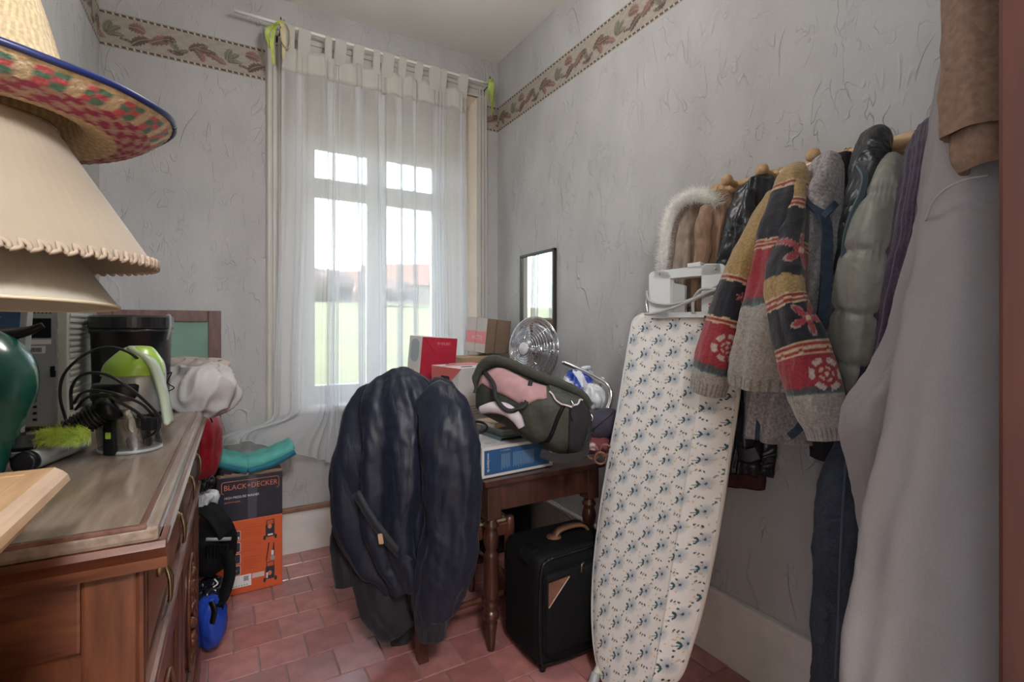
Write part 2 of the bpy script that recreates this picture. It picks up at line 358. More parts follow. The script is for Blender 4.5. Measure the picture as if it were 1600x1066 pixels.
# pendant added as unseen fill light above the frame
def emit(name, c, st):
    m = bpy.data.materials.new(name); m.use_nodes = True; N = m.node_tree.nodes; N.remove(N['Principled BSDF']); e = N.new('ShaderNodeEmission'); e.inputs[0].default_value = c+(1,); e.inputs[1].default_value = st; m.node_tree.links.new(e.outputs[0], N['Material Output'].inputs[0]); return m
LZ = 2.64
cl = thing('fill_pendant', 'round glowing pendant globe added above the view as fill light', 'lamp', (.56, 1.60, LZ-.14))
mesh_obj('globe', *lathe([(.001, -.14)]+[(.14*math.sin(q), -.14*math.cos(q)) for q in np.linspace(.15, PI-.25, 18)]+[(.02, .138)], (.56, 1.60, LZ), 32), emit('fill_globe_glow', (1, .975, .95), 9.0), cl, True)
mesh_obj('cord', *tube([(.56, 1.60, LZ+.13), (.56, 1.60, H-.03)], .004, 8, 4), M_WPLAS, cl, True)
mesh_obj('ceiling_rose', *lathe([(.001, H-.04), (.02, H-.04), (.05, H-.02), (.055, H-.001), (.001, H-.001)], (.56, 1.60, 0), 28), M_WPLAS, cl, True)
hl = thing('hall_fill_pendant', 'large glowing pendant globe added in the unseen hallway as fill light', 'lamp', (0, -.8, 2.17))  # second globe, added out of view to fill low areas through the doorway
mesh_obj('globe', *lathe([(.001, -.18)]+[(.18*math.sin(q), -.18*math.cos(q)) for q in np.linspace(.15, PI-.25, 18)]+[(.02, .178)], (0, -.8, 2.35), 32), emit('hall_fill_glow', (.93, .96, 1.0), 36.0), hl, True)
mesh_obj('cord', *tube([(0, -.8, 2.5), (0, -.8, 2.7)], .004, 8, 4), M_WPLAS, hl, True)
# skirting
def skirt(name, lo, hi, caplo, caphi, capm, label):
    s = struct(name, box(lo, hi, .004), M_PAINT, label, 'skirting board'); c = mesh_obj('cap_strip', *box(caplo, caphi, .005), capm, None); c.parent = s
skirt('baseboard_right', (XR-.018, YF, -.004), (XR, YB-.02, .235), (XR-.026, YF, .236), (XR, YB-.02, .256), M_PAINT, 'tall cream skirting board on the wall under the clothes')
skirt('baseboard_back', (XL, YB-.018, -.004), (XR, YB, .225), (XL, YB-.030, .226), (XR, YB, .252), M_STRIP, 'tall cream skirting board with brown strip below the window')
skirt('baseboard_left', (XL, YF, -.004), (XL+.018, YB-.02, .235), (XL, YF, .236), (XL+.026, YB-.02, .256), M_PAINT, 'cream skirting board behind the sideboard')

# wallpaper frieze: leaves drawn into a dense strip
LEAVES = [(.030, .095, .060, .028, 75, 'g'), (.055, .090, .055, .024, 40, 'g'), (.060, .065, .060, .02, 5, 'g'), (.105, .048, .050, .012, -12, 'b'),
          (.145, .115, .060, .042, -10, 'p'), (.155, .058, .075, .036, 32, 'd'), (.245, .085, .100, .040, 22, 'p'), (.275, .098, .05, .03, 5, 'd'),
          (.305, .060, .060, .022, 110, 'g'), (.325, .050, .06, .02, 30, 'b'), (.300, .042, .060, .016, 175, 'd'), (.290, .072, .05, .016, 140, 'g'),
          (.395, .095, .080, .032, 25, 'd'), (.405, .058, .06, .03, -55, 'p'), (.455, .070, .130, .030, -22, 'p'), (.440, .085, .07, .02, -5, 'd')]
CC = dict(g=(.155, .155, .112), b=(.15, .10, .085), p=(.22, .12, .105), d=(.12, .078, .066))
def frieze_paint(s, t):
    per = .50; s = s % per; c = np.ones(s.shape+(3,))*np.array([.32, .285, .24]); c *= (1+.05*np.sin(s*90+np.sin(t*120)*2))[..., None]
    for cx, cy, L, W_, a, k in LEAVES:
        for sh in (-per, 0, per):
            dx, dy = s-cx-sh, t-cy; ca, sa = math.cos(math.radians(a)), math.sin(math.radians(a)); p = (dx*ca+dy*sa)/(L*.58); q = (-dx*sa+dy*ca)/(W_*.62)+.35*(p*p-.4)
            edge = np.clip(1-p*p, 0, 1)**.5*(.92+.16*np.sin(p*17+np.abs(q)*5))
            ins = (np.abs(p) < 1) & (np.abs(q) < edge); rib = ins & (np.abs(q) < .07)
            shade = (.8+.45*np.abs(q)*(q > 0)+.3*np.clip(p, -1, 1)*.5)[..., None]
            c = np.where(ins[..., None], np.array(CC[k])*shade, c); c = np.where(rib[..., None], np.array([.30, .24, .20]), c)
    W_ = .17
    for e in (.010, W_-.010):
        k = (s/.0275+(t-e)*18) % 1
        c = np.where(((np.abs(t-e) < .0042) & (k < .72))[..., None], np.array([.07, .05, .045]), c); c = np.where(((np.abs(t-e) < .0036) & (k >= .78))[..., None], np.array([.55, .48, .40]), c)
    c = np.where(((t < .0035) | (t > W_-.0035))[..., None], np.array([.30, .25, .21]), c)
    return c
M_FRIEZE = mat('printed_frieze', (.5, .4, .3), .75, 60, .08, attr=True, bump=.15, bscale=120)
def frieze(name, a, b, s0, label):
    a = np.array(a, float); b = np.array(b, float); L = np.linalg.norm(b-a); n = int(L/.0032); m = 54; d = (b-a)/L
    nrm = np.cross(d, Z)
    S, T = np.meshgrid(np.linspace(0, L, n), np.linspace(0, .17, m), indexing='ij')
    P = a+S[..., None]*d+T[..., None]*Z+nrm*.0012
    B = P-nrm*.0011
    V = P.reshape(-1, 3); Fc = [(i*m+j, (i+1)*m+j, (i+1)*m+j+1, i*m+j+1) for i in range(n-1) for j in range(m-1)]
    tag(mesh_obj(name, V, Fc, M_FRIEZE, paint=frieze_paint(S+s0, T)), label, 'wallpaper border', kind='structure')
ZF = 2.590
frieze('trim_1', (XL, YB, ZF), (.195, YB, ZF), 0, 'leaf-printed frieze strip left of the window')
frieze('trim_2', (1.545, YB, ZF), (XR, YB, ZF), .2, 'short leaf-printed frieze strip between window and corner')
frieze('trim_3', (XR, YB, ZF), (XR, YF, ZF), .33, 'leaf-printed frieze strip high above the hanging clothes')
frieze('trim_4', (XL, YF, ZF), (XL, YB, ZF), .1, 'leaf-printed frieze strip above the sideboard')

# window
win = thing('window_1', 'tall white-framed casement window with fanlights in a splayed recess', 'window', (.87, WY, WZ0), kind='structure')
wx0, wx1 = .335, 1.405
# splayed reveals, soffit, sill
mesh_obj('reveal', *loft([[(WX0, YB-.002, WZ0), (WX0, YB-.002, WZ1), (wx0, WY+.06, 2.70), (wx0, WY+.06, WZ0)], [(WX0-.02, YB-.002, WZ0), (WX0-.02, YB-.002, WZ1), (wx0-.06, WY+.06, 2.70), (wx0-.06, WY+.06, WZ0)]]), M_REVEAL, win)
mesh_obj('reveal', *loft([[(WX1, YB-.002, WZ0), (WX1, YB-.002, WZ1), (wx1, WY+.06, 2.70), (wx1, WY+.06, WZ0)], [(WX1+.02, YB-.002, WZ0), (WX1+.02, YB-.002, WZ1), (wx1+.06, WY+.06, 2.70), (wx1+.06, WY+.06, WZ0)]]), M_REVEAL, win)
mesh_obj('soffit', *loft([[(WX0-.02, YB-.002, WZ1), (WX1+.02, YB-.002, WZ1), (WX1+.02, WY+.06, 2.70), (WX0-.02, WY+.06, 2.70)], [(WX0-.02, YB-.002, WZ1+.06), (WX1+.02, YB-.002, WZ1+.06), (WX1+.02, WY+.06, WZ1+.06), (WX0-.02, WY+.06, WZ1+.06)]]), M_REVEAL, win)
mesh_obj('window_sill', *box((WX0-.015, YB-.035, WZ0-.03), (WX1+.015, WY+.05, WZ0+.004), .006), M_FRAME, win)
mesh_obj('shutter_box', *box((wx0-.02, WY-.03, 2.43), (wx1+.02, WY+.07, 2.72), .004), M_SHUT, win)
gx = [(.48, .794), (.92, 1.235)]; gz = [(.895, 2.05), (2.164, 2.345)]
fr = merge(box((wx0-.02, WY-.02, WZ0), (.43, WY+.05, 2.44), .004), box((1.285, WY-.02, WZ0), (wx1+.02, WY+.05, 2.44), .004), box((.43, WY-.02, 2.385), (1.285, WY+.05, 2.44), .004), box((.43, WY-.02, WZ0), (1.285, WY+.05, .85), .004))
mesh_obj('window_frame', *fr, M_FRAME, win)
mesh_obj('transom', *box((.43, WY-.03, 2.085), (1.285, WY+.05, 2.13), .006), M_FRAME, win)
mesh_obj('mullion', *box((.838, WY-.034, .85), (.876, WY+.05, 2.385), .006), M_FRAME, win)
g = bpy.data.materials.new('window_glass'); g.use_nodes = True; N = g.node_tree.nodes; L = g.node_tree.links; N.remove(N['Principled BSDF'])
tr = N.new('ShaderNodeBsdfTransparent'); tr.inputs[0].default_value = (.95, .97, .97, 1); gl = N.new('ShaderNodeBsdfGlossy'); gl.inputs['Roughness'].default_value = .02; mx = N.new('ShaderNodeMixShader'); fz = N.new('ShaderNodeFresnel'); fz.inputs[0].default_value = 1.3
L.new(fz.outputs[0], mx.inputs[0]); L.new(tr.outputs[0], mx.inputs[1]); L.new(gl.outputs[0], mx.inputs[2]); L.new(mx.outputs[0], N['Material Output'].inputs[0])
M_GLASS = g
for (a, b) in gx:
    for (c, d) in gz:
        x0, x1 = (.43, .842) if a < .8 else (.872, 1.285); z0, z1 = (.85, 2.09) if c < 1 else (2.125, 2.39)
        s = merge(box((x0, WY-.014, z0), (a, WY+.035, z1), .004), box((b, WY-.014, z0), (x1, WY+.035, z1), .004), box((a, WY-.014, z0), (b, WY+.035, c), .004), box((a, WY-.014, d), (b, WY+.035, z1), .004))
        cs = mesh_obj('casement', *s, M_FRAME, win); mesh_obj('pane', *box((a-.004, WY+.008, c-.004), (b+.004, WY+.012, d+.004)), M_GLASS, cs)
# architrave with fluting
def arch(x0, x1, flip):
    parts = [box((x0, YB-.016, .25), (x1, YB+.001, 2.86), .003)]; n = 3
    for i in range(n):
        q = x0+(x1-x0)*(i+.5)/n; parts.append(box((q-.008, YB-.026, .25), (q+.008, YB-.012, 2.86), .004))
    return merge(*parts)
mesh_obj('architrave', *arch(.200, .276, 0), M_TRIMP, win); mesh_obj('architrave', *arch(1.471, 1.540, 1), M_TRIMP, win)
mesh_obj('architrave', *merge(box((.200, YB-.016, WZ1), (1.540, YB+.001, 2.865), .003), box((.19, YB-.028, 2.84), (1.55, YB+.001, 2.868), .004), box((.2, YB-.024, 2.79), (1.54, YB, 2.806), .004)), M_TRIMP, win)

# ------------------------------------------------------------------ outside: sloping meadow, houses, trees
M_GRASS = mat('meadow_grass', (.12, .115, .030), .95, .8, .4, bump=.6, bscale=30, col2=(.07, .08, .022))
n = 30; X, Y = np.meshgrid(np.linspace(-60, 60, n), np.concatenate([np.linspace(3.45, 20, 12), np.linspace(24, 160, 18)]), indexing='ij')
Zg = -.7+.082*np.clip(Y-3.5, 0, 60)+.3*np.sin(X*.09)*np.clip((Y-4)/30, 0, 1)-.04*np.clip(Y-62, 0, 200)
mead = np.stack([X, Y, Zg], -1)
tag(mesh_obj('meadow', *sheet(mead, .05), M_GRASS, smooth=True), 'sunlit green meadow rising outside the window', 'grass', kind='structure')
M_BRICK = mat('house_brick', (.17, .085, .065), .9, 3, .2); M_ROOF = mat('roof_tiles', (.14, .06, .04), .85, 3, .3); M_RENDER = mat('house_render', (.20, .165, .14), .9, 3, .1); M_DKGL = mat('dark_window', (.05, .06, .08), .2)
M_TWIG = mat('bare_branches', (.16, .10, .07), .95, 4, .3); M_CROWN = mat('brown_crown', (.10, .06, .05), .95, 1.5, .4)
def house(u, d, wd, ht, dp, ang, wm, label):
    p = PD(u, 470, d); z0 = p[2]-1.2; h = thing('house', label, 'house', (p[0], p[1], z0), 'houses on the rise outside'); Rz = rotz(ang)
    tr_ = lambda vf: xf(vf, Rz, (0, 0, 0), (p[0], p[1], z0))
    wl = mesh_obj('wall', *tr_(box((-wd/2, -dp/2, 0), (wd/2, dp/2, ht))), wm, h)
    rf = np.array([[(-wd/2-.4, -dp/2-.4, ht), (-wd/2-.4, 0, ht+dp*.42), (-wd/2-.4, dp/2+.4, ht)], [(wd/2+.4, -dp/2-.4, ht), (wd/2+.4, 0, ht+dp*.42), (wd/2+.4, dp/2+.4, ht)]])
    mesh_obj('roof', *tr_(loft(rf)), M_ROOF, h); mesh_obj('chimney', *tr_(box((wd*.2, -.4, ht+dp*.25), (wd*.2+.7, .4, ht+dp*.42+.9))), M_BRICK, h)
    for q in (-.32, 0, .32):
        mesh_obj('window', *tr_(box((wd*q-.5, -dp/2-.05, 1.0), (wd*q+.5, -dp/2+.05, 2.2))), M_DKGL, h)
house(548, 80, 8, 3.0, 7, -.35, M_BRICK, 'brick house with a red roof seen through the middle of the window')
house(655, 62, 9, 2.8, 7, -.5, M_RENDER, 'low cream house with a red roof seen through the right casement')
house(716, 74, 9, 3.0, 7, -.6, M_BRICK, 'small brick house at the far end of the meadow')
def tree(u, d, ht, rad, label):
    p = PD(u, 478, d); rs = np.random.RandomState(int(u)); t = thing('tree', label, 'tree', (p[0], p[1], p[2]-1), 'bare trees on the rise outside')
    mesh_obj('trunk', *tube([p-Z, p+Z*ht*.3, p+Z*ht*.7], [.22, .16, .05], 8), M_TWIG, t)
    a = np.linspace(0, 2*PI, 20, endpoint=False); Rn = []
    for q in np.linspace(.02, PI-.02, 14):
        rr = rad*math.sin(q); c = p+Z*(ht*.6-math.cos(q)*ht*.42); Rn.append(c+np.stack([rr*np.cos(a), rr*np.sin(a), 0*a], 1))
    Rn = np.array(Rn); Rn += np.stack([nz(Rn, 1.6, q+int(u)) for q in range(3)], -1)*rad*.22
    mesh_obj('crown', *loft(Rn), M_CROWN, t, True)
tree(508, 60, 4.6, 3.4, 'tall brown bare tree left of the brick house'); tree(560, 96, 5.6, 3.2, 'brown bare tree right behind the brick house'); tree(600, 50, 2.6, 2.6, 'small brown tree between the two houses')

# ================================================================== CURTAIN
def sheer(name, col, tfac, transl):
    m = bpy.data.materials.new(name); m.use_nodes = True; N = m.node_tree.nodes; L = m.node_tree.links; N.remove(N['Principled BSDF'])
    t = N.new('ShaderNodeBsdfTransparent'); d = N.new('ShaderNodeBsdfDiffuse'); tl = N.new('ShaderNodeBsdfTranslucent'); a = N.new('ShaderNodeMixShader'); b = N.new('ShaderNodeMixShader')
    tcn = N.new('ShaderNodeTexCoord'); n = N.new('ShaderNodeTexNoise'); n.inputs['Scale'].default_value = 260; L.new(tcn.outputs['Object'], n.inputs['Vector'])
    k = N.new('ShaderNodeMapRange'); k.inputs['To Min'].default_value = tfac-.05; k.inputs['To Max'].default_value = tfac+.05; L.new(n.outputs['Fac'], k.inputs[0])
    d.inputs[0].default_value = col; tl.inputs[0].default_value = col
    a.inputs[0].default_value = transl; L.new(d.outputs[0], a.inputs[1]); L.new(tl.outputs[0], a.inputs[2])
    L.new(k.outputs[0], b.inputs[0]); L.new(a.outputs[0], b.inputs[1]); L.new(t.outputs[0], b.inputs[2]); L.new(b.outputs[0], N['Material Output'].inputs[0])
    return m
M_SHEER = sheer('sheer_white', (.82, .83, .85, 1), .48, .5); M_TAB = sheer('sheer_double', (.76, .76, .72, 1), .28, .5)
RODY, RODZ = 2.925, 2.862
rod = thing('curtain_rod', 'thin white curtain rod hung across the top of the window', 'curtain rod', (.06, RODY, RODZ))
mesh_obj('pole', *tube([(.045, RODY, RODZ+.012), (.8, RODY, RODZ), (1.535, RODY, RODZ-.006)], .0085, 10, 12), mat('white_rod', (.68, .68, .63), .4), rod, True)
for hx in (.262, 1.512):
    mesh_obj('hook', *tube([(hx, YB-.015, RODZ-.02), (hx, RODY-.005, RODZ-.018), (hx, RODY-.022, RODZ+.0), (hx, RODY-.016, RODZ+.035)], .0035, 6), M_BPLAS, rod, True)
cur = thing('sheer_curtain', 'sheer white tab-top curtain hanging in front of the window', 'curtain', (.8, RODY, .45))
n, m = 760, 90; S, T = np.meshgrid(np.linspace(0, 1, n), np.linspace(0, 1, m), indexing='ij')
def sst(x, a, b): q = np.clip((x-a)/(b-a), 0, 1); return q*q*(3-2*q)
ztop = 2.775-.014*np.abs(np.sin(S*PI*11)); zbot = .455+.02*np.sin(S*9)
Zc = ztop+(zbot-ztop)*T
ph = S*2*PI
# the cloth gathers into narrow bunches of several layers with flat lengths between
pb = ph*8.5+1.5*np.sin(ph*1.7+.4)+.6*np.sin(ph*3.1)+.25*np.sin(T*4+ph)
cmp_ = ((1+np.cos(pb))/2)**1.3
Xc = .275+1.09*(S-.66*np.sin(pb)/(2*PI*8.5))+.006*np.sin(ph*2.2+T*3)*T
Xc += cmp_*(.0135*np.sin(ph*52+2*T)+.010*np.sin(ph*33+1+3*T))
fold = .020*np.sin(pb*1.0+.8)+.010*np.sin(ph*4.3)+cmp_*(.018*np.cos(ph*52+2*T)+.012*np.cos(ph*33+3*T))
Yc = RODY+.012+fold*(.45+.6*T)+.012*T
Xc += .030*sst(T, .1, .9)*S
# left hem pulled out over the cushion on the box
k = sst(.28-S, 0, .20)*sst(T, .85, 1.0)
Xc -= .26*k*(1-.2*S); Zc += .215*k*T; Yc -= .085*k+.05*k*k
Xc -= .03*sst(T, .3, .8)*sst(.45-S, 0, .45)
cp = np.stack([Xc, Yc, Zc], -1)
V = cp.reshape(-1, 3); Fc = [(i*m+j, (i+1)*m+j, (i+1)*m+j+1, i*m+j+1) for i in range(n-1) for j in range(m-1)]
mesh_obj('drape', V, Fc, M_SHEER, cur, True)
mesh_obj('heading', *sheet(cp[:, :6]+np.array([0, -.0025, 0]), .001), M_TAB, cur, True)
mesh_obj('hem', *tube(cp[::3, -1], .0022, 5, 500), M_TAB, cur, True); mesh_obj('side_hem', *tube(cp[-1, :], .002, 5, 80), M_TAB, cur, True)
mesh_obj('side_hem', *tube(cp[0, :], .002, 5, 90), M_TAB, cur, True)
for i in range(12):
    j = int((i+.35)/12*(n-1)); p = cp[j, 1]; hw = .026+.008*math.sin(i*2.3); 
    loop = [p+np.array([0, -.004, -.01]), (p[0]+.002, RODY-.014, RODZ-.03), (p[0]+.002, RODY-.013, RODZ+.004), (p[0]+.002, RODY, RODZ+.013), (p[0]+.002, RODY+.013, RODZ+.004), p+np.array([0, .006, -.005])]
    mesh_obj('tab', *ribbon(loop, (1, .15*math.sin(i), 0), hw*2, .0015), M_TAB, cur)
M_LIME = mat('lime_ribbon', (.40, .50, .09), .5, 30, .2); M_CRM = mat('cream_ribbon', (.55, .48, .30), .6)
for hx, lab, q in ((.262, 'lime green ribbon bow on the left curtain hook', 0), (1.512, 'lime green ribbon bow on the right curtain hook', 1)):
    rb = thing('ribbon_bow', lab, 'ribbon', (hx, RODY-.03, RODZ-.02), 'ribbons on the curtain hooks'); c = np.array([hx, RODY-.026, RODZ+.004])
    mesh_obj('knot', *rough_tube([c+(-.012, 0, 0), c, c+(.012, 0, -.002)], [.008, .012, .008], .002, 60, 3, 10, 10), M_LIME, rb, True)
    for dx, ln, wv, mm in ((-.075 if not q else -.02, .16, .02, M_LIME), (-.05 if not q else .0, .24, -.03, M_LIME), (.015, .20, .02, M_CRM if not q else M_LIME)):
        mesh_obj('ribbon_tail', *ribbon([c, c+(dx*.5, -.012, -.03), c+(dx*.9, -.008+wv*.3, -ln*.5), c+(dx*.7, -.01, -ln)], [(1, .6, 0), (.8, -.5, .2), (1, .3, 0), (.6, .8, 0)], .020, .0012), mm, rb)
    mesh_obj('ribbon_loop', *ribbon([c, c+(.02, -.01, .01), c+(.045 if not q else .012, -.012, -.05), c+(.038 if not q else .016, -.01, -.13), c+(.005, -.012, -.11), c+(-.002, -.01, -.04)], (.5, .8, 0), .014, .0012), M_CRM if not q else M_LIME, rb)
# mirror
mx0, mx1, mz0, mz1 = 2.315, 2.69, 1.22, 1.70
mir = thing('wall_mirror', 'small mirror with a thin dark frame on the wallpaper above the fan', 'mirror', (XR, 2.5, mz0))
M_DKF = mat('dark_frame', (.03, .028, .022), .4, 40, .3)
for lo, hi in (((XR-.022, mx0, mz0), (XR-.001, mx0+.016, mz1)), ((XR-.022, mx1-.016, mz0), (XR-.001, mx1, mz1)), ((XR-.022, mx0, mz0), (XR-.001, mx1, mz0+.016)), ((XR-.022, mx0, mz1-.016), (XR-.001, mx1, mz1))):
    mesh_obj('frame_bar', *box(lo, hi, .003), M_DKF, mir)
mesh_obj('glass', *box((XR-.012, mx0+.012, mz0+.012), (XR-.006, mx1-.012, mz1-.012)), mat('mirror_glass', (.86, .88, .84), .015, metal=1), mir)

# ================================================================== SIDEBOARD
SX0, SX1, SY0, SY1, SH = XL+.035, -.098, .895, 2.13, .97
sb = thing('oak_sideboard', 'dark carved oak sideboard with worn top along the left wall', 'sideboard', ((SX0+SX1)/2, 1.5, 0))
tp = mesh_obj('top', *box((SX0, SY0-.028, SH-.022), (SX1+.03, SY1+.025, SH), .006), M_OAKTOP, sb)
M_EDGE = mat('polished_oak_edge', (.20, .10, .075), .22, 9, .4, stretch=(6, .8, 6), detail=8, col2=(.09, .04, .03), coat=.4)
def mould(y0, y1): # stepped front moulding profile swept along y
    pr = [(.030, -.022), (.036, -.024), (.040, -.030), (.036, -.038), (.026, -.044), (.020, -.052), (.020, -.062), (.0, -.066), (-.03, -.066), (-.03, -.022)]
    return loft([[(SX1+a, y, SH+b) for a, b in pr] for y in (y0, y1)])
mesh_obj('front_moulding', *mould(SY0-.012, SY1+.02), M_EDGE, tp, False)
mesh_obj('raised_edge', *merge(box((SX1+.006, SY0-.026, SH-.004), (SX1+.016, SY1+.02, SH+.004), .002), box((SX0, SY0-.028, SH-.004), (SX1+.016, SY0-.018, SH+.003), .002)), M_EDGE, tp)
mesh_obj('side_moulding', *loft([[(x, SY0-b, SH+a) for a, b in ((-.022, .03), (-.030, .036), (-.038, .03), (-.05, .018), (-.066, .016), (-.066, -.03), (-.022, -.03))] for x in (SX0, SX1+.038)]), M_OAKH, tp)
mesh_obj('carcass', *box((SX0+.004, SY0+.014, .09), (SX1-.02, SY1-.01, SH-.03)), M_OAK, sb)
# near end panel
def bar(name, lo, hi, m=None, b=.004, par=None): return mesh_obj(name, *box(lo, hi, b), m or M_OAK, par or sb)
for e, s in ((SY0, 1), (SY1, -1)):
    a, b = sorted((e, e+s*.022)); 
    bar('stile', (SX0, a, .08), (SX0+.045, b, SH-.06)); bar('stile', (SX1-.062, a, .08), (SX1, b, SH-.06))
    bar('rail', (SX0+.045, a, .80), (SX1-.062, b, SH-.06), M_OAKH); bar('rail', (SX0+.045, a, .08), (SX1-.062, b, .18), M_OAKH)
    a2, b2 = sorted((e+s*.010, e+s*.02)); bar('end_panel', (SX0+.04, a2, .17), (SX1-.058, b2, .81))
    a3, b3 = sorted((e-s*.010, e+s*.01)); bar('ledge_block', (SX1-.066, a3, .645), (SX1+.006, b3, .668), M_OAKH, .006)
    bar('corner_bead', (SX1-.008, e-.008 if s > 0 else e-.014, .08), (SX1+.008, e+.014 if s > 0 else e+.008, .645), None, .006); bar('corner_bead', (SX1-.002, e-.002 if s > 0 else e-.016, .668), (SX1+.010, e+.016 if s > 0 else e+.002, SH-.066), None, .006)
bar('plinth', (SX0, SY0-.012, 0), (SX1+.014, SY1+.012, .09), M_OAKH, .008)
bar('waist_moulding', (SX1-.03, SY0+.0, .675), (SX1+.016, SY1-.0, .70), M_EDGE, .008)
bar('waist_moulding', (SX1-.03, SY0+.0, .652), (SX1+.006, SY1-.0, .676), M_EDGE, .006)
ym = (SY0+SY1)/2
for i, (y0, y1) in enumerate(((SY0+.04, ym-.02), (ym+.02, SY1-.04))):
    d = bar('drawer', (SX1-.03, y0, .715), (SX1-.001, y1, .892), M_OAKH, .006); bar('drawer_panel', (SX1-.01, y0+.03, .735), (SX1+.005, y1-.03, .872), M_OAKH, .006, d)
    for yy in (y0+.14, y1-.14):
        hd = mesh_obj('handle', *merge(lathe([(.001, -.005), (.012, -.004), (.014, .004), (.006, .010), (.001, .012)], (SX1+.006, yy, .825), 12, (1, 0, 0)), tube([(SX1+.016, yy, .83), (SX1+.024, yy-.012, .805), (SX1+.024, yy-.010, .775), (SX1+.022, yy, .765), (SX1+.024, yy+.010, .775), (SX1+.024, yy+.012, .805), (SX1+.016, yy, .83)], .0032, 6)), M_BRASS, d, True)
    dr = bar('door', (SX1-.03, y0, .11), (SX1-.003, y1, .645), M_OAK, .005); yc = (y0+y1)/2
    for lo, hi in (((SX1-.01, y0, .11), (SX1+.006, y0+.07, .645)), ((SX1-.01, y1-.07, .11), (SX1+.006, y1, .645)), ((SX1-.01, y0+.07, .575), (SX1+.006, y1-.07, .645)), ((SX1-.01, y0+.07, .11), (SX1+.006, y1-.07, .19))):
        bar('door_rail', lo, hi, M_OAK, .007, dr)
    mesh_obj('medallion', *prism(ell(0, 0, .10, .17, 28), (SX1-.004, yc, .385), (0, 1, 0), Z, (1, 0, 0), .008), M_OAK, dr)
    rs = np.random.RandomState(3); crv = [tube([(SX1+.006, yc+.1*math.cos(a), .385+.17*math.sin(a)) for a in np.linspace(0, 2*PI, 25)], .006, 6, 60)]
    for q in range(16):
        zz = .27+.235*q/15; yy = yc+.028*math.sin(q*1.9); crv.append(lathe([(.002, -.012), (.014, -.006), (.019, .0), (.013, .009), (.002, .013)], (SX1+.008, yy, zz), 10, (1, .3*math.sin(q), .4*math.cos(q))))
    crv.append(tube([(SX1+.008, yc-.04, .25), (SX1+.01, yc+.03, .33), (SX1+.01, yc-.03, .42), (SX1+.008, yc+.01, .53)], .007, 6))
    mesh_obj('carving', *merge(*crv), M_OAK, dr, True)
for yy in (SY0+.005, ym-.018, SY1-.04):
    bar('pilaster', (SX1-.02, yy, .10), (SX1+.004, yy+.036, SH-.07), None, .006)

sb.rotation_euler.z = -.018
# pale pine unit in front of the sideboard
pu = thing('pine_wash_stand', 'pale pine stand with moulded top and scalloped side board', 'stand', (-.33, .6, 0))
px1, py0, py1, pz = -.165, .34, .80, 1.083
mesh_obj('top_frame', *merge(box((px1-.085, py0, pz-.02), (px1-.031, py1-.031, pz-.001)), box((XL+.03, py1-.085, pz-.02), (px1-.085, py1-.031, pz-.001)), box((XL+.03, py0, pz-.02), (px1-.075, py0+.05, pz), .004)), M_PINETOP, pu)
mesh_obj('top_panel', *box((XL+.03, py0+.04, pz-.018), (px1-.084, py1-.084, pz-.006)), M_PINETOP, pu)
pr = [(-.03, .0), (-.010, .0), (-.004, -.006), (.0, -.012), (.002, -.020), (-.006, -.028), (-.014, -.034), (-.018, -.046), (-.024, -.054), (-.06, -.054), (-.06, -.018)]
mesh_obj('cornice', *loft([[(px1+a, py0-.02, pz+b) for a, b in pr], [(px1+a, py1+a, pz+b) for a, b in pr], [(XL+.03, py1+a, pz+b) for a, b in pr]]), M_PINETOP, pu)
def scallop(y):
    zs = np.linspace(0, pz-.05, 60); u = (pz-.05-zs)/(pz-.05)
    xs = -.225-.02*np.sin(u*PI)*0+.012*np.sin(u*2*PI*3.2+2.6)-.022*sst(.12-u, 0, .12)+.020*sst(u, .12, .3)
    o2 = [(XL+.035, 0)]+list(zip(xs, zs))+[(XL+.035, pz-.05)]
    return prism(o2, (0, y, 0), (1, 0, 0), Z, (0, 1, 0), .022)
mesh_obj('side_board', *scallop(py1-.055), M_PINE, pu); mesh_obj('side_board', *scallop(py0+.02), M_PINE, pu)
mesh_obj('shelf', *box((XL+.04, py0+.04, .40), (-.26, py1-.05, .42), .003), M_PINE, pu)

# lamp with two stacked shades and a sombrero
M_SHADE = mat('parchment_shade', (.34, .275, .20), .85, 7, .10, sheen=.2); M_SHADE2 = mat('cream_shade', (.50, .45, .36), .85, 7, .08); M_SHIN = mat('shade_lining', (.62, .52, .30), .8)
LC = np.array([-.294, .98, 0])
lp = thing('table_lamp', 'table lamp with a plain cream cone shade on the sideboard', 'lamp', (LC[0], LC[1], SH))
mesh_obj('base', *lathe([(.001, SH+.001), (.048, SH+.001), (.052, SH+.010), (.03, SH+.022), (.012, SH+.04), (.010, SH+.16), (.016, SH+.19), (.009, SH+.22), (.008, SH+.50), (.001, SH+.505)], LC, 24), M_BRASS, lp, True)
def cone_shade(c, r0, z0, r1, z1, tilt, ax, m=72):
    pr = [(r0, z0), (r1, z1)]; a = np.linspace(0, 2*PI, m, endpoint=False); Rn = []
    for r, z in ((r0-.002, z0), (r0, z0), (r1, z1), (r1-.002, z1), (r0-.002, z0)): Rn.append(np.stack([r*np.cos(a), r*np.sin(a), np.full(m, z)], 1))
    V, Fc = loft(Rn, False, False); o = np.array([0, 0, z0]); Q = rotax(ax, tilt); V = (V-o)@Q.T+o
    return V+c, Fc, Q, o
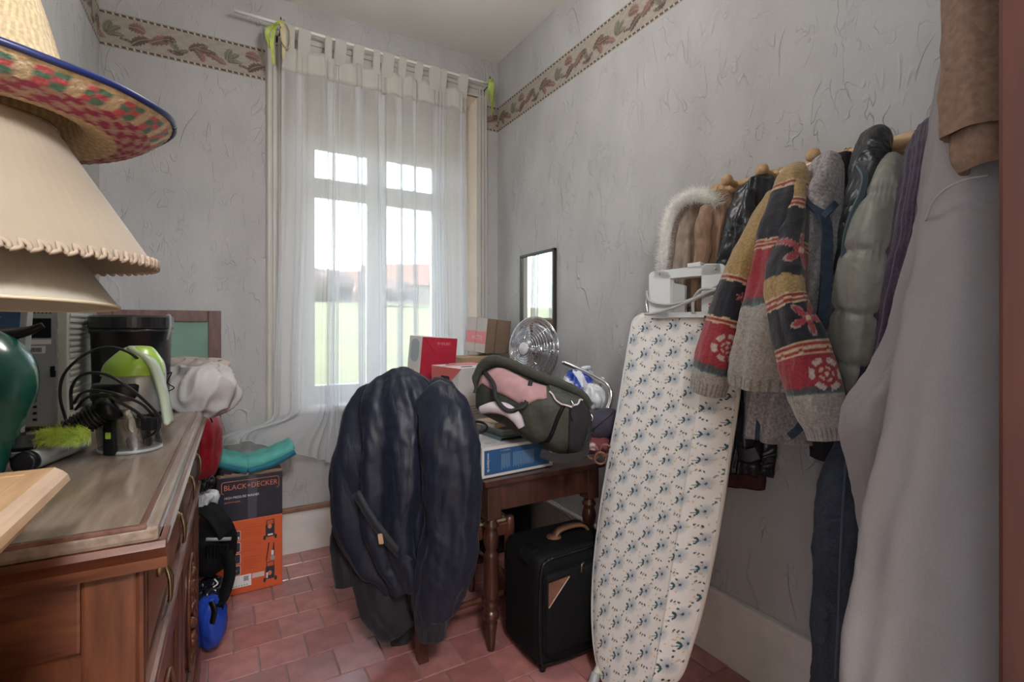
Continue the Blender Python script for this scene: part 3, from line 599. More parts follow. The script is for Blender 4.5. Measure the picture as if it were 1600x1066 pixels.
# tilt: near rim higher than far rim
nd = unit(np.array([-.3, -.95, 0])); ax = np.cross(nd, Z)
V, Fc, Q1, o1 = cone_shade(LC, .152, 1.284, .050, 1.438, math.radians(2.2), ax); mesh_obj('shade', V, Fc, M_SHADE2, lp)
mesh_obj('shade_ring', *xf(merge(tube([LC+(.152*math.cos(a), .152*math.sin(a), 1.284) for a in np.linspace(0, 2*PI, 73)], .0026, 6, 145)), Q1, LC+o1), mat('shade_bias_tape', (.66, .57, .40), .8), lp, True)
us = thing('lampshade', 'large yellowed parchment lampshade with braided trim stacked on another shade', 'lampshade', (LC[0], LC[1], 1.35))
V, Fc, Q2, o2 = cone_shade(LC, .200, 1.345, .078, 1.545, math.radians(-.6), ax); mesh_obj('cone', V, Fc, M_SHADE, us)
tr_ = []
for i in range(72):
    a = i*2*PI/72; p = LC+(.2015*math.cos(a), .2015*math.sin(a), 1.349); tg = np.array([-math.sin(a), math.cos(a), 0])
    tr_.append(tube([p-tg*.008-Z*.006, p-Z*.002+tg*.003+tg*.0, p+Z*.007, p+tg*.009+Z*.002, p+tg*.010-Z*.006], .0032, 5, 9))
mesh_obj('braid_trim', *xf(merge(*tr_), Q2, LC+o2), mat('beige_braid', (.42, .33, .25), .9), us, True)
# silver bow behind the shades
mesh_obj('spacer_ring', *tube([LC+(.078*math.cos(a), .078*math.sin(a), 1.545) for a in np.linspace(0, 2*PI, 33)], .003, 6, 65), M_BRASS, us, True)

M_STRAW = mat('woven_straw', (.6, .45, .25), .55, 160, .25, attr=True, bump=.5, bscale=260)
HC = LC+np.array([.02, .015, 1.552]); sm = thing('sombrero', 'straw sombrero with magenta and green woven brim and navy rim on the lampshades', 'hat', HC)
pf = [(.004, .225), (.022, .212), (.038, .17), (.054, .115), (.068, .065), (.078, .022), (.086, .004), (.105, -.006), (.130, -.010), (.158, -.004), (.180, .008), (.196, .022), (.2015, .030)]
pf = cr(np.array(pf), 90); a = np.linspace(0, 2*PI, 200, endpoint=False)
Rn = np.array([HC+np.stack([r*np.cos(a), r*np.sin(a), np.full(200, z)], 1) for r, z in pf])
up = np.array([.02, -.2, 1.0]); 
Rn[..., 2] += .012*np.sin(2*a+.6)[None, :]*(np.clip((pf[:, 0]-.09)/.11, 0, 1)**2)[:, None]
wv = .0011*np.sin(a*60)[None, :]*np.sin(np.arange(90)*1.05)[:, None]; Rn[..., 2] += wv
rr = np.repeat(pf[:, :1], 200, 1); ia = (a*46/(2*PI))[None, :]+rr*0; ir = rr/.0135
ck = ((np.floor(ia+ir*.5)+np.floor(ir-ia*.0)) % 2)
c = np.ones(rr.shape+(3,))*np.array([.66, .50, .29]); c *= (.85+.25*((np.floor(ia*1.7)+np.floor(ir*1.6)) % 2))[..., None]
isb = (pf[:, 1] < .02)[:, None] & (rr > 0)
mg = isb & (rr > .128) & (rr < .170); c = np.where((mg & (ck > 0))[..., None], np.array([.36, .035, .10]), np.where(mg[..., None], np.array([.50, .32, .24]), c))
ob = isb & (rr >= .170); kk = (np.floor(ia*1.5)+2*np.floor(ir*1.5)+np.floor(ia*.5)) % 4; c = np.where((ob & (kk == 0))[..., None], np.array([.66, .13, .15]), np.where((ob & (kk == 2))[..., None], np.array([.12, .26, .18]), np.where(ob[..., None], np.array([.70, .56, .36]), c)))
Vh, Fh = loft(Rn, True, False); N2 = np.zeros((0, 3)); 
tilt = rotax(np.cross(nd, Z), math.radians(4)); 
Vh = (Vh-HC)@tilt.T+HC
brim = mesh_obj('weave', Vh, Fh, M_STRAW, sm, True, paint=c.reshape(-1, 3))
rim = Vh.reshape(90, 200, 3)[-1]; mesh_obj('rim_binding', *tube(np.vstack([rim[::4], rim[:1]]), .0048, 8, 220), mat('navy_binding', (.012, .022, .11), .35), sm, True)

# ================================================================== THINGS ON THE SIDEBOARD
# green jug
JC = np.array([-.395, 1.30, 0]); M_GREEN = mat('green_glaze', (.016, .125, .098), .22, 5, .3, coat=.5)
jug = thing('green_jug', 'round dark green glazed jug with a black spout on the sideboard', 'jug', (JC[0], JC[1], SH))
pf = cr(np.array([(.001, .0), (.030, .0), (.036, .008), (.046, .05), (.064, .10), (.080, .145), (.083, .185), (.074, .225), (.050, .258), (.030, .275), (.024, .285), (.030, .298), (.027, .300)]), 70)
pf[:, 0] += np.where((pf[:, 1] > .055) & (pf[:, 1] < .12), .0022*np.sin((pf[:, 1]-.055)*2*PI/.0155), 0)
mesh_obj('body', *lathe([(max(r, .001), SH+.001+z) for r, z in pf], JC, 48), M_GREEN, jug, True)
mesh_obj('spout', *tube([JC+(.02, 0, SH+.265), JC+(.06, .018, SH+.272), JC+(.085, .022, SH+.285)], [.016, .010, .006], 10), M_BPLAS, jug, True)
mesh_obj('handle', *tube([JC+(-.03, 0, SH+.285), JC+(-.07, .0, SH+.28), JC+(-.095, 0, SH+.22), JC+(-.075, 0, SH+.16)], .008, 8), M_GREEN, jug, True)
# flat screen
sc = thing('flat_monitor', 'blue-screened flat monitor with a silver bezel behind the green jug', 'monitor', (-.44, 1.60, SH)); 
Rm = rotz(-.12)@rotax((1, 0, 0), -.14); om = np.array([-.462, 1.62, SH+.03])
def mx_(vf): return xf(vf, Rm, (0, 0, 0), om)
mesh_obj('screen', *mx_(box((-.03, -.008, .01), (.035, .0, .30))), mat('blue_screen', (.03, .10, .24), .12, 4, .2), sc)
for lo, hi in (((.033, -.016, 0), (.047, .012, .315)), ((-.04, -.016, 0), (-.028, .012, .315)), ((-.03, -.016, 0), (.035, .012, .012)), ((-.03, -.016, .30), (.035, .012, .315))): mesh_obj('bezel', *mx_(box(lo, hi, .002)), M_GPLAS, sc)
mesh_obj('stand', *box((-.48, 1.605, SH+.001), (-.42, 1.66, SH+.03), .004), M_BPLAS, sc)
# computer tower (rear panel towards the room's door)
TX0, TX1, TY0, TY1, TZ = -.478, -.372, 1.80, 2.10, 1.40
M_CASE = mat('tower_beige', (.46, .47, .42), .5, 6, .05); M_STEEL = mat('tower_steel', (.36, .38, .37), .45, 8, .1, metal=.3); M_LABEL = mat('paper_label', (.70, .70, .68), .7)
pc = thing('computer_tower', 'beige computer tower showing its slotted metal rear beside the jug', 'computer', ((TX0+TX1)/2, 1.95, SH))
mesh_obj('case', *box((TX0, TY0+.008, SH+.012), (TX1, TY1, TZ), .004), M_CASE, pc)
rp_ = mesh_obj('rear_panel', *box((TX0+.004, TY0, SH+.016), (TX1-.022, TY0+.012, TZ-.006), .002), M_STEEL, pc)
mesh_obj('corner_flange', *box((TX1-.022, TY0-.002, SH+.012), (TX1, TY0+.012, TZ), .003), M_CASE, pc)
mesh_obj('black_label', *box((TX0+.018, TY0-.001, 1.222), (TX1-.034, TY0+.002, 1.275)), M_BPLAS, rp_); mesh_obj('white_label', *box((TX0+.018, TY0-.001, 1.205), (TX1-.034, TY0+.002, 1.218)), M_LABEL, rp_)
mesh_obj('white_label', *box((TX0+.020, TY0-.001, 1.180), (TX1-.046, TY0+.002, 1.200)), M_LABEL, rp_)
mesh_obj('barcode', *merge(*[box((TX0+.024+i*.003, TY0-.0015, 1.184), (TX0+.0255+i*.003, TY0+.002, 1.196)) for i in range(10)]), M_BPLAS, rp_)
mesh_obj('latch', *box((TX1-.036, TY0-.003, 1.115), (TX1-.024, TY0+.004, 1.145), .002), M_BPLAS, rp_)
for i in range(6): mesh_obj('slot', *box((TX0+.035, TY0-.0012, 1.00+i*.017), (TX0+.043, TY0+.003, 1.006+i*.017)), M_BPLAS, rp_)
for i in range(9): mesh_obj('hinge_tab', *box((TX1-.026, TY0-.003, 1.00+i*.033), (TX1-.019, TY0+.003, 1.016+i*.033), .001), M_STEEL, rp_)
mesh_obj('vent_grille', *merge(*[box((TX0+.012+i*.008, TY0-.001, 1.288+j*.008), (TX0+.0165+i*.008, TY0+.003, 1.2925+j*.008)) for i in range(8) for j in range(3)]), M_BPLAS, rp_)
for i in range(22): mesh_obj('side_rib', *box((TX1-.002, TY0+.02+(.0 if i % 2 else .0), 1.0+i*.0165), (TX1+.003, TY1-.01, 1.009+i*.0165), .002), M_CASE, pc)
# black canister
CC_ = np.array([-.254, 1.995, 0]); CRr = .104
M_BIN = mat('black_bin', (.012, .012, .016), .28, 5, .2, coat=.2)
cn = thing('black_canister', 'tall black plastic canister with a lid behind the handheld vacuum', 'canister', (CC_[0], CC_[1], SH))
mesh_obj('body', *lathe([(.001, SH+.001), (CRr-.012, SH+.001), (CRr-.006, SH+.01), (CRr, SH+.26), (CRr+.004, SH+.265), (CRr+.004, SH+.275), (.001, SH+.276)], CC_, 56), M_BIN, cn, True)
lid = mesh_obj('lid', *lathe([(.001, SH+.275), (CRr+.002, SH+.275), (CRr+.007, SH+.280), (CRr+.007, SH+.312), (CRr+.0, SH+.318), (.001, SH+.320)], CC_, 56), M_BIN, cn, False)
for s in (-1, 1):
    p = CC_+R*s*(CRr+.006)+Z*(SH+.296); mesh_obj('clip', *tube([p+Z*.022, p+R*s*.010+Z*.022, p+R*s*.012-Z*.01, p+R*s*.003-Z*.05, p+R*s*.001-Z*.052], .003, 6), M_GPLAS, lid, True)
    p = CC_+R*s*(CRr+.002)+Z*(SH+.03); mesh_obj('lug', *xf(box((-.012, -.01, -.014), (.012, .01, .014), .003), np.stack([R, F, Z], 1), (0, 0, 0), p), M_BPLAS, cn)
# handheld vacuum
VC = np.array([-.185, 1.425, 0]); M_SILV = mat('silver_plastic', (.36, .37, .36), .3, 5, .1, metal=.25); M_LGRN = mat('lime_plastic', (.30, .50, .05), .3, coat=.3)
M_TINT = bpy.data.materials.new('smoked_bowl'); M_TINT.use_nodes = True; N = M_TINT.node_tree.nodes; L = M_TINT.node_tree.links; N.remove(N['Principled BSDF'])
a_ = N.new('ShaderNodeBsdfTransparent'); a_.inputs[0].default_value = (.55, .56, .54, 1); b_ = N.new('ShaderNodeBsdfGlossy'); b_.inputs[1].default_value = .06; d_ = N.new('ShaderNodeMixShader'); d_.inputs[0].default_value = .16
L.new(a_.outputs[0], d_.inputs[1]); L.new(b_.outputs[0], d_.inputs[2]); L.new(d_.outputs[0], N['Material Output'].inputs[0])
vc = thing('handheld_vacuum', 'silver and lime handheld vacuum with smoked dust bowl and brush', 'vacuum cleaner', (VC[0], VC[1], SH))
def vloft(st, m=40):   # (z, right offset, fwd offset, half width, half depth)
    th = np.linspace(0, 2*PI, m, endpoint=False); S_ = cr(np.array(st), 34); Rn = []
    for z, a, b, hw, hd in S_: Rn.append(VC+Z*(SH+z)+R*a+F*b+np.cos(th)[:, None]*R*hw+np.sin(th)[:, None]*F*hd)
    return loft(Rn)
mesh_obj('dust_bowl', *vloft([(.001, 0, 0, .061, .05), (.02, 0, 0, .063, .052), (.06, -.004, 0, .062, .055), (.10, -.008, 0, .058, .055)]), M_TINT, vc, True)
mesh_obj('dust', *rough_tube([VC+Z*(SH+.012)+R*.01, VC+Z*(SH+.03)+R*.035, VC+Z*(SH+.055)+R*.03], [.022, .02, .008], .006, 90, 4, 12, 14), mat('grey_dust', (.16, .12, .10), 1, 90, .4), vc, True)
mesh_obj('base_band', *vloft([(.0005, 0, 0, .062, .051), (.004, 0, 0, .0645, .053), (.008, 0, 0, .0635, .0525)]), M_GPLAS, vc, True)
bf = VC-F*.054; fl = mesh_obj('front_latch', *xf(box((-.017, -.004, .002), (.009, .008, .08), .004), np.stack([R, F, Z], 1), (0, 0, 0), bf+Z*SH), M_BPLAS, vc)
mesh_obj('release_button', *xf(box((-.009, -.007, .038), (.002, .0, .052), .002), np.stack([R, F, Z], 1), (0, 0, 0), bf+Z*SH), M_LGRN, fl)
mesh_obj('body', *vloft([(.085, -.006, .005, .062, .055), (.12, -.004, .008, .066, .057), (.16, .0, .012, .064, .055), (.19, .004, .016, .055, .05), (.21, .006, .02, .040, .042), (.218, .006, .02, .02, .025)]), M_SILV, vc, True)
mesh_obj('lime_cover', *vloft([(.172, .004, .004, .062, .056), (.195, .006, .004, .057, .054), (.215, .008, .008, .044, .044), (.234, .010, .012, .026, .026), (.238, .010, .012, .008, .008)]), M_LGRN, vc, True)
mesh_obj('handle_spine', *ribbon([VC+Z*(SH+.235)+R*.01-F*.01, VC+Z*(SH+.20)+R*.058-F*.012, VC+Z*(SH+.13)+R*.082-F*.01, VC+Z*(SH+.06)+R*.088-F*.0], F, .024, .009), mat('pale_green_plastic', (.42, .50, .38), .3), vc, True)
mesh_obj('dark_band', *vloft([(.118, -.012, -.006, .058, .054), (.130, -.012, -.007, .060, .056), (.150, -.010, -.006, .059, .054), (.155, -.010, -.006, .056, .052)]), M_BPLAS, vc, True)
# hose to the brush
h0 = VC-F*.05+Z*(SH+.105)-R*.005; h1 = VC-F*.085-R*.062+Z*(SH+.062)
dirh = unit(h1-h0); hs = mesh_obj('hose_nozzle', *merge(*[lathe([(.022, -.0035), (.0265, 0), (.022, .0035)], h0+(h1-h0)*t, 20, dirh) for t in np.linspace(0, 1, 12)]+[tube([h0-dirh*.01, h1], .0225, 16, 6)]), M_BPLAS, vc, True)
mesh_obj('nozzle_collar', *lathe([(.020, -.014), (.031, -.012), (.031, .012), (.020, .014)], h0+dirh*.002, 24, dirh), M_BPLAS, vc, True)
mesh_obj('lime_tab', *xf(box((-.011, -.003, -.008), (.011, .003, .008), .002), np.stack([R, unit(F+Z*.8), unit(Z-F*.6)], 1), (0, 0, 0), h0+dirh*.0-F*.012+Z*.028), M_LGRN, hs)
h2 = h1+dirh*.045-R*.012; mesh_obj('flat_nozzle', *ribbon([h1-dirh*.02, h1+dirh*.02, h2], R*.4+Z*.3-F*.8, [.042, .046, .05], .018), M_GPLAS, vc)
bc = PD(101, 681, depth(h2)-.03); br = mesh_obj('brush_back', *ribbon([bc-R*.036-Z*.004, bc, bc+R*.036+Z*.003], F, .03, .008), M_LGRN, vc)
rs = np.random.RandomState(2); Vb = []; Fb = []
for i in range(3200):
    p = bc+R*rs.uniform(-.044, .044)+Z*rs.uniform(-.013, .013)+F*rs.uniform(-.014, .014); d = unit(R*rs.normal(0, .35)+Z*rs.uniform(-1, 1)-F*rs.uniform(.1, 1)); L_ = rs.uniform(.010, .019); s_ = unit(np.cross(d, rs.normal(size=3)))*.0007; k_ = len(Vb)
    Vb += [p-s_, p+s_, p+d*L_]; Fb.append((k_, k_+1, k_+2))
bb = mesh_obj('bristles', np.array(Vb), Fb, mat('lime_bristle', (.55, .68, .12), .7), vc); bb['kind'] = 'stuff'
# power cord loops around it
M_CORD = mat('black_cord', (.012, .012, .013), .4)
cr1 = lambda pts: [PD(u, v, d) for u, v, d in pts]
mesh_obj('power_cord', *merge(
  tube(cr1([(104, 660, 1.13), (94, 620, 1.12), (100, 585, 1.12), (130, 556, 1.11), (165, 543, 1.09), (200, 550, 1.10), (225, 572, 1.13), (248, 605, 1.18), (247, 622, 1.2)]), .0032, 7, 60),
  tube(cr1([(112, 640, 1.06), (112, 606, 1.05), (130, 585, 1.03), (165, 585, 1.02), (200, 605, 1.03), (232, 632, 1.08), (250, 655, 1.12), (243, 675, 1.12), (225, 686, 1.12)]), .0032, 7, 60),
  tube(cr1([(115, 630, 1.045), (130, 613, 1.03), (160, 611, 1.01), (195, 620, 1.02), (222, 632, 1.06), (240, 650, 1.10)]), .0032, 7, 50),
  tube(cr1([(118, 640, 1.05), (135, 622, 1.03), (165, 617, 1.01), (185, 628, 1.02), (215, 645, 1.06), (232, 662, 1.09)]), .0032, 7, 50)), M_CORD, vc, True)
pg = PD(233, 662, 1.09); mesh_obj('plug', *xf(box((-.012, -.01, -.014), (.014, .01, .014), .004), np.stack([R, F, Z], 1), (0, 0, 0), pg), M_BPLAS, vc)
# loose suction tube lying beside the jug
t0, t1 = PZ(42, 722, SH+.022), PZ(128, 690, SH+.020)
tb = thing('suction_tube', 'short silver suction tube lying below the green brush', 'tube', (t0+t1)/2-Z*.02)
mesh_obj('pipe', *tube([t0, t1], .019, 20, 6), M_SILV, tb, True); mesh_obj('mouth', *lathe([(.014, -.004), (.021, -.004), (.021, .01), (.014, .012)], t0, 24, unit(t0-t1)), M_BPLAS, tb, True)
# black tray behind / dark case in front of the tower
bt = thing('black_box', 'flat black plastic case lying behind the jug', 'case', (-.43, 1.46, SH))
mesh_obj('shell', *box((-.475, 1.43, SH+.001), (-.315, 1.60, SH+.026), .005), M_BPLAS, bt); mesh_obj('catch', *box((-.40, 1.425, SH+.008), (-.37, 1.432, SH+.018), .001), M_GPLAS, bt)
# small black shelf end of sideboard under the bag
# grey bag
M_GREYB = mat('grey_cotton', (.40, .385, .37), .9, 8, .12, bump=.2, bscale=300)
gb = thing('grey_cloth_bag', 'slumped grey cotton bag on the far end of the sideboard', 'bag', (-.08, 2.10, SH))
th = np.linspace(0, 2*PI, 72, endpoint=False)
def blob(c, rx, ry, rz, seed, amp, sc, ax=(R, F, Z), m=64, n=40, flat=0, sup=.85, wr=0):
    q = np.linspace(.01, PI-.01, n); Rn = []; th = np.linspace(0, 2*PI, m, endpoint=False); c = np.asarray(c, float)
    sp = lambda x: np.sign(x)*np.abs(x)**sup
    for a in q:
        s = sp(math.sin(a)); Rn.append(c+(s*rx*sp(np.cos(th)))[:, None]*ax[0]+(s*ry*sp(np.sin(th)))[:, None]*ax[1]+rz*sp(math.cos(a))*ax[2])
    Rn = np.array(Rn); D = Rn-c; D /= np.linalg.norm(D, axis=-1, keepdims=True)+1e-9
    Rn += D*(nz(Rn, sc, seed)*amp)[..., None]
    if wr: Rn += D*(-np.abs(nz(Rn*np.array([1, 1, .4]), sc*4, seed+3))*wr)[..., None]
    if flat: Rn[..., 2] = np.maximum(Rn[..., 2], flat)
    return loft(Rn)
mesh_obj('sack', *blob(PD(305, 606, 1.74), .148, .11, .105, 21, .016, 18, wr=.032, m=120, n=80), M_GREYB, gb, True)
mesh_obj('flap', *blob(PD(306, 570, 1.80), .132, .09, .032, 25, .012, 20, wr=.028, m=120, n=60), mat('taupe_cotton', (.33, .28, .25), .9, 8, .12, bump=.2, bscale=300), gb, True)
mesh_obj('drawstring', *tube([PD(255, 590, 1.63), PD(268, 582, 1.62), PD(262, 598, 1.62), PD(272, 606, 1.62), PD(262, 612, 1.625)], .0018, 6), M_BPLAS, gb, True)
bk = thing('plastic_rail', 'thin black plastic rail lying between canister and grey bag', 'rail', PZ(268, 630, SH+.01))
mesh_obj('rail', *ribbon([PZ(252, 640, SH+.012), PZ(270, 628, SH+.013), PZ(287, 616, SH+.014)], Z, .02, .02), M_BPLAS, bk); mesh_obj('end_stop', *box(PZ(252, 640, SH+.012)-.012, PZ(252, 640, SH+.012)+.012, .003), M_BPLAS, bk)

# ================================================================== BESIDE THE SIDEBOARD
# wooden panel with a green board
gp = thing('framed_green_board', 'red-brown wooden frame around a green board against the wall', 'board', (-.25, 2.90, 0))
M_FRW = mat('red_brown_frame', (.15, .075, .06), .5, 10, .4, stretch=(4, 4, 1), col2=(.085, .04, .032)); M_GRB = mat('green_board', (.165, .27, .215), .8, 8, .12)
gy0, gy1 = 2.875, 2.90; ax0, ax1, az = -.495, -.012, 1.333
mesh_obj('board', *box((ax0+.04, gy0+.008, .30), (ax1-.04, gy1-.006, az-.04)), M_GRB, gp)
for lo, hi in (((ax0, gy0, 0), (ax0+.055, gy1, az)), ((ax1-.055, gy0, 0), (ax1, gy1, az)), ((ax0+.055, gy0, az-.055), (ax1-.055, gy1, az)), ((ax0+.055, gy0, .26), (ax1-.055, gy1, .32))): mesh_obj('frame_bar', *box(lo, hi, .004), M_FRW, gp)
# pressure-washer carton
BX0, BX1, BY0, BY1, BH = -.030, .247, 2.665, 2.93, .555
M_ORNG = mat('orange_print', (.62, .105, .030), .4, 10, .08); M_NAVYP = mat('black_print', (.016, .018, .032), .35, 10, .1); M_OLINE = mat('orange_line', (.62, .18, .10), .5); M_CARD = mat('brown_card', (.33, .21, .13), .9, 20, .15); M_WHT = mat('white_print', (.75, .75, .76), .6)
wbx = thing('pressure_washer_box', 'orange and black pressure washer carton standing on the tiles by the window', 'carton', ((BX0+BX1)/2, BY0, 0))
mesh_obj('orange_lower', *box((BX0, BY0, .001), (BX1, BY1, .345), .003), M_ORNG, wbx); up_ = mesh_obj('black_upper', *box((BX0, BY0+.0003, .345), (BX1, BY1, BH), .003), M_NAVYP, wbx)
fx = lambda a, z: np.array([BX0+a*(BX1-BX0), BY0, z]); ex = np.array([1., 0, 0]); ny = np.array([0, -1., 0]); WB = BX1-BX0
def dec(name, o2, m, par=wbx, th=.0012): return mesh_obj(name, *prism([(p[0]*WB, p[1]) for p in o2], fx(0, 0), ex, Z, ny, th), m, par)
ol = tube([fx(p[0]/WB, p[1])+ny*.001 for p in rrect(.075*WB, .478, .945*WB, .532, .010)]+[fx(.075+.01/WB, .478)+ny*.001], .0014, 5, smoothp=False); mesh_obj('logo_border', *ol, M_OLINE, wbx)
text('logo', 'BLACK+DECKER', .034, fx(.105, .4935), ex, Z, ny, M_OLINE, wbx, fit=.81*WB, th=.0012)
text('caption', 'HIGH PRESSURE WASHER', .0155, fx(.115, .452), ex, Z, ny, M_WHT, wbx, fit=.52*WB, th=.0012)
text('model_code', 'BXPW1600L', .012, fx(.115, .432), ex, Z, ny, M_OLINE, wbx, fit=.24*WB, th=.0012)
mesh_obj('clear_tape', *prism(rect(.46*WB, .346, .60*WB, .554), fx(0, 0), ex, Z, ny, .0009), mat('tape_sheen', (.05, .055, .085), .15), wbx)
for i in range(4):
    z0 = .252-i*.054; fr_ = dec('picture_tile', [(p[0]/WB, p[1]) for p in rrect(.13*WB, z0, .355*WB, z0+.045, .006)], M_WHT); dec('picture', [(p[0]/WB, p[1]) for p in rrect(.137*WB, z0+.0018, .348*WB, z0+.0432, .005)], M_NAVYP, fr_, .0016)
    if i == 1: mesh_obj('wheel', *prism(ell(.245*WB, z0+.0225, .016, .016), fx(0, 0), ex, Z, ny, .002), M_GPLAS, fr_); mesh_obj('wheel_spokes', *merge(*[prism(ell(.245*WB+.009*math.cos(q*1.257), z0+.0225+.009*math.sin(q*1.257), .0035, .0035, 8), fx(0, 0), ex, Z, ny, .0024) for q in range(5)]), M_NAVYP, fr_)
    if i == 3: mesh_obj('nozzle', *prism(rrect(.19*WB, z0+.016, .30*WB, z0+.028, .005), fx(0, 0), ex, Z, ny, .002), M_OLINE, fr_)
    if i == 0: mesh_obj('nozzle', *prism(rect(.315*WB, z0+.006, .335*WB, z0+.018), fx(0, 0), ex, Z, ny, .002), M_WHT, fr_); mesh_obj('nozzle', *prism(rect(.24*WB, z0+.004, .30*WB, z0+.010), fx(0, 0), ex, Z, ny, .002), M_OLINE, fr_)
    if i == 2: mesh_obj('nozzle', *prism(rrect(.19*WB, z0+.012, .28*WB, z0+.032, .004), fx(0, 0), ex, Z, ny, .002), M_FRW, fr_)
for q, zb in enumerate((.232, .128, .030)):
    par = None
    if q != 1:
        a = dec('washer_print', [(p[0]/WB, p[1]) for p in rrect(.735*WB, zb+.012, .875*WB, zb+.072, .006)], M_NAVYP)
        mesh_obj('frame_print', *tube([fx(0, 0)+ex*x_*WB+Z*z_+ny*.0016 for x_, z_ in ((.75, zb+.066), (.755, zb+.092), (.862, zb+.094), (.868, zb+.066))], .0022, 6, smoothp=False), M_NAVYP, a)
        mesh_obj('wheel_print', *merge(prism(ell(.72*WB, zb+.010, .006, .011), fx(0, 0), ex, Z, ny, .0014), prism(ell(.893*WB, zb+.010, .006, .011), fx(0, 0), ex, Z, ny, .0014)), M_NAVYP, a)
        mesh_obj('label_print', *prism(rect(.77*WB, zb+.018, .85*WB, zb+.026) if q == 0 else rect(.745*WB, zb+.018, .77*WB, zb+.044), fx(0, 0), ex, Z, ny, .0018), M_WHT, a)
        mesh_obj('detail_print', *prism(ell(.80*WB, zb+.062 if q == 0 else zb+.04, .009, .011), fx(0, 0), ex, Z, ny, .0017), M_OLINE, a)
    else:
        a = mesh_obj('washer_print', *merge(tube([fx(0, 0)+ex*.745*WB+Z*(zb+.0)+ny*.001, fx(0, 0)+ex*.79*WB+Z*(zb+.088)+ny*.001], .0024, 6, 4), prism([(.84*WB, zb+.02), (.875*WB, zb+.02), (.872*WB, zb+.085), (.858*WB, zb+.085), (.845*WB, zb+.055)], fx(0, 0), ex, Z, ny, .0014)), M_NAVYP, wbx)
        mesh_obj('wheel_print', *prism(ell(.845*WB, zb+.013, .010, .012), fx(0, 0), ex, Z, ny, .002), M_GPLAS, a); mesh_obj('label_print', *prism(rect(.825*WB, zb+.026, .862*WB, zb+.048), fx(0, 0), ex, Z, ny, .0018), M_WHT, a)
lb = dec('sticker', rect(.17, .032, .515, .086), M_WHT); mesh_obj('barcode', *merge(*[prism(rect(.40*WB, .058+i*.0045, .475*WB, .0605+i*.0045), fx(0, 0), ex, Z, ny, .0016) for i in range(5)]), M_NAVYP, lb)
mesh_obj('sticker_print', *merge(*[prism(rect((.20+.04*i)*WB, .037, (.222+.04*i)*WB, .0415), fx(0, 0), ex, Z, ny, .0016) for i in range(7)]), M_GPLAS, lb)
dec('sticker', rect(.53, .062, .715, .084), mat('pink_white_label', (.68, .52, .50), .6))
mesh_obj('text_print', *merge(*[prism(rect((.40)*WB, .315-i*.011-(.02 if i > 4 else 0)-(.02 if i > 9 else 0), (.62+.06*math.sin(i*2.1))*WB, .3175-i*.011-(.02 if i > 4 else 0)-(.02 if i > 9 else 0)), fx(0, 0), ex, Z, ny, .0006) for i in range(16)]), mat('dark_orange_print', (.47, .075, .025), .5), wbx)
rs = np.random.RandomState(8)
mesh_obj('torn_flap', *merge(*[xf(box((-.02, -.001, -.006), (.02, .001, .006), .0), rotax((0, 1, 0), rs.uniform(-.3, .3)), (0, 0, 0), (BX0+.02+.03*i, BY0+.004+.002*math.sin(i), BH+.004)) for i in range(9)]), M_CARD, wbx)
# teal cushion folded on top
cu = thing('teal_cushion', 'folded teal seat cushion lying on the orange carton', 'cushion', (.1, 2.79, BH)); M_TEAL = mat('teal_cotton', (.09, .37, .33), .85, 14, .2, bump=.2, bscale=250); M_TEALD = mat('dark_teal_cotton', (.015, .14, .20), .85, 14, .2)
def pad(x0, x1, z0, z1, y0, y1, bow, seed):
    n, m = 30, 24; Rn = []; th = np.linspace(0, 2*PI, 40, endpoint=False)
    for t in np.linspace(0, 1, n):
        e = min(1, (min(t, 1-t)*9)**.5+.15); x = x0+(x1-x0)*t; z = z0+(z1-z0)*t+bow*math.sin(t*PI); hz = .028*e*(1+.10*math.cos(t*PI*6)); hy = (y1-y0)/2*(.8+.2*e)
        c, s = np.cos(th), np.sin(th); Rn.append(np.stack([x+0*th, (y0+y1)/2+hy*np.sign(c)*np.abs(c)**.45, z+hz*np.sign(s)*np.abs(s)**.7], 1))
    Rn = np.array(Rn); Rn[..., 2] += nz(Rn, 45, seed)*.003; return loft(Rn)
mesh_obj('pad', *pad(-.06, .105, BH+.098, BH+.038, 2.655, 2.86, .0, 3), M_TEAL, cu, True); mesh_obj('pad', *pad(.085, .305, BH+.038, BH+.105, 2.655, 2.86, -.010, 5), M_TEAL, cu, True)
mesh_obj('border_strip', *merge(ribbon([(-.06, 2.648, BH+.078), (.02, 2.645, BH+.050), (.095, 2.646, BH+.020)], Z, .024, .004), ribbon([(.10, 2.646, BH+.020), (.2, 2.644, BH+.040), (.303, 2.648, BH+.086)], Z, .026, .004)), M_TEALD, cu, True)
# bags on the floor beyond the sideboard
M_RED = mat('red_nylon', (.36, .018, .030), .3, 12, .3, bump=.3, bscale=25); M_BLUE = mat('blue_plastic_bag', (.018, .06, .42), .35, 10, .3, bump=.3, bscale=30); M_WBAG = mat('white_plastic_bag', (.62, .64, .66), .3, 14, .2, bump=.4, bscale=30)
def at(u, v, y): return PY(u, v, y)
c0 = thing('cardboard_crate', 'tall brown carton hidden behind the sideboard under the bags', 'carton', (-.2, 2.42, 0)); mesh_obj('body', *box((-.44, 2.24, .001), (-.10, 2.56, .44), .004), M_CARD, c0); mesh_obj('lid', *box((-.445, 2.235, .40), (-.095, 2.565, .455), .004), M_CARD, c0)
rbg = thing('red_nylon_bag', 'shiny red nylon bag hanging beside the end of the sideboard', 'bag', PY(322, 770, 2.40)); mesh_obj('bag_body', *blob(PY(314, 705, 2.36), .050, .12, .160, 31, .006, 22, wr=.012, ax=(R, F, unit(Z+R*.12))), M_RED, rbg, True); mesh_obj('cord_loop', *tube([PY(332, 660, 2.28), PY(326, 650, 2.26), PY(318, 662, 2.26)], .003, 6), M_BPLAS, rbg, True)
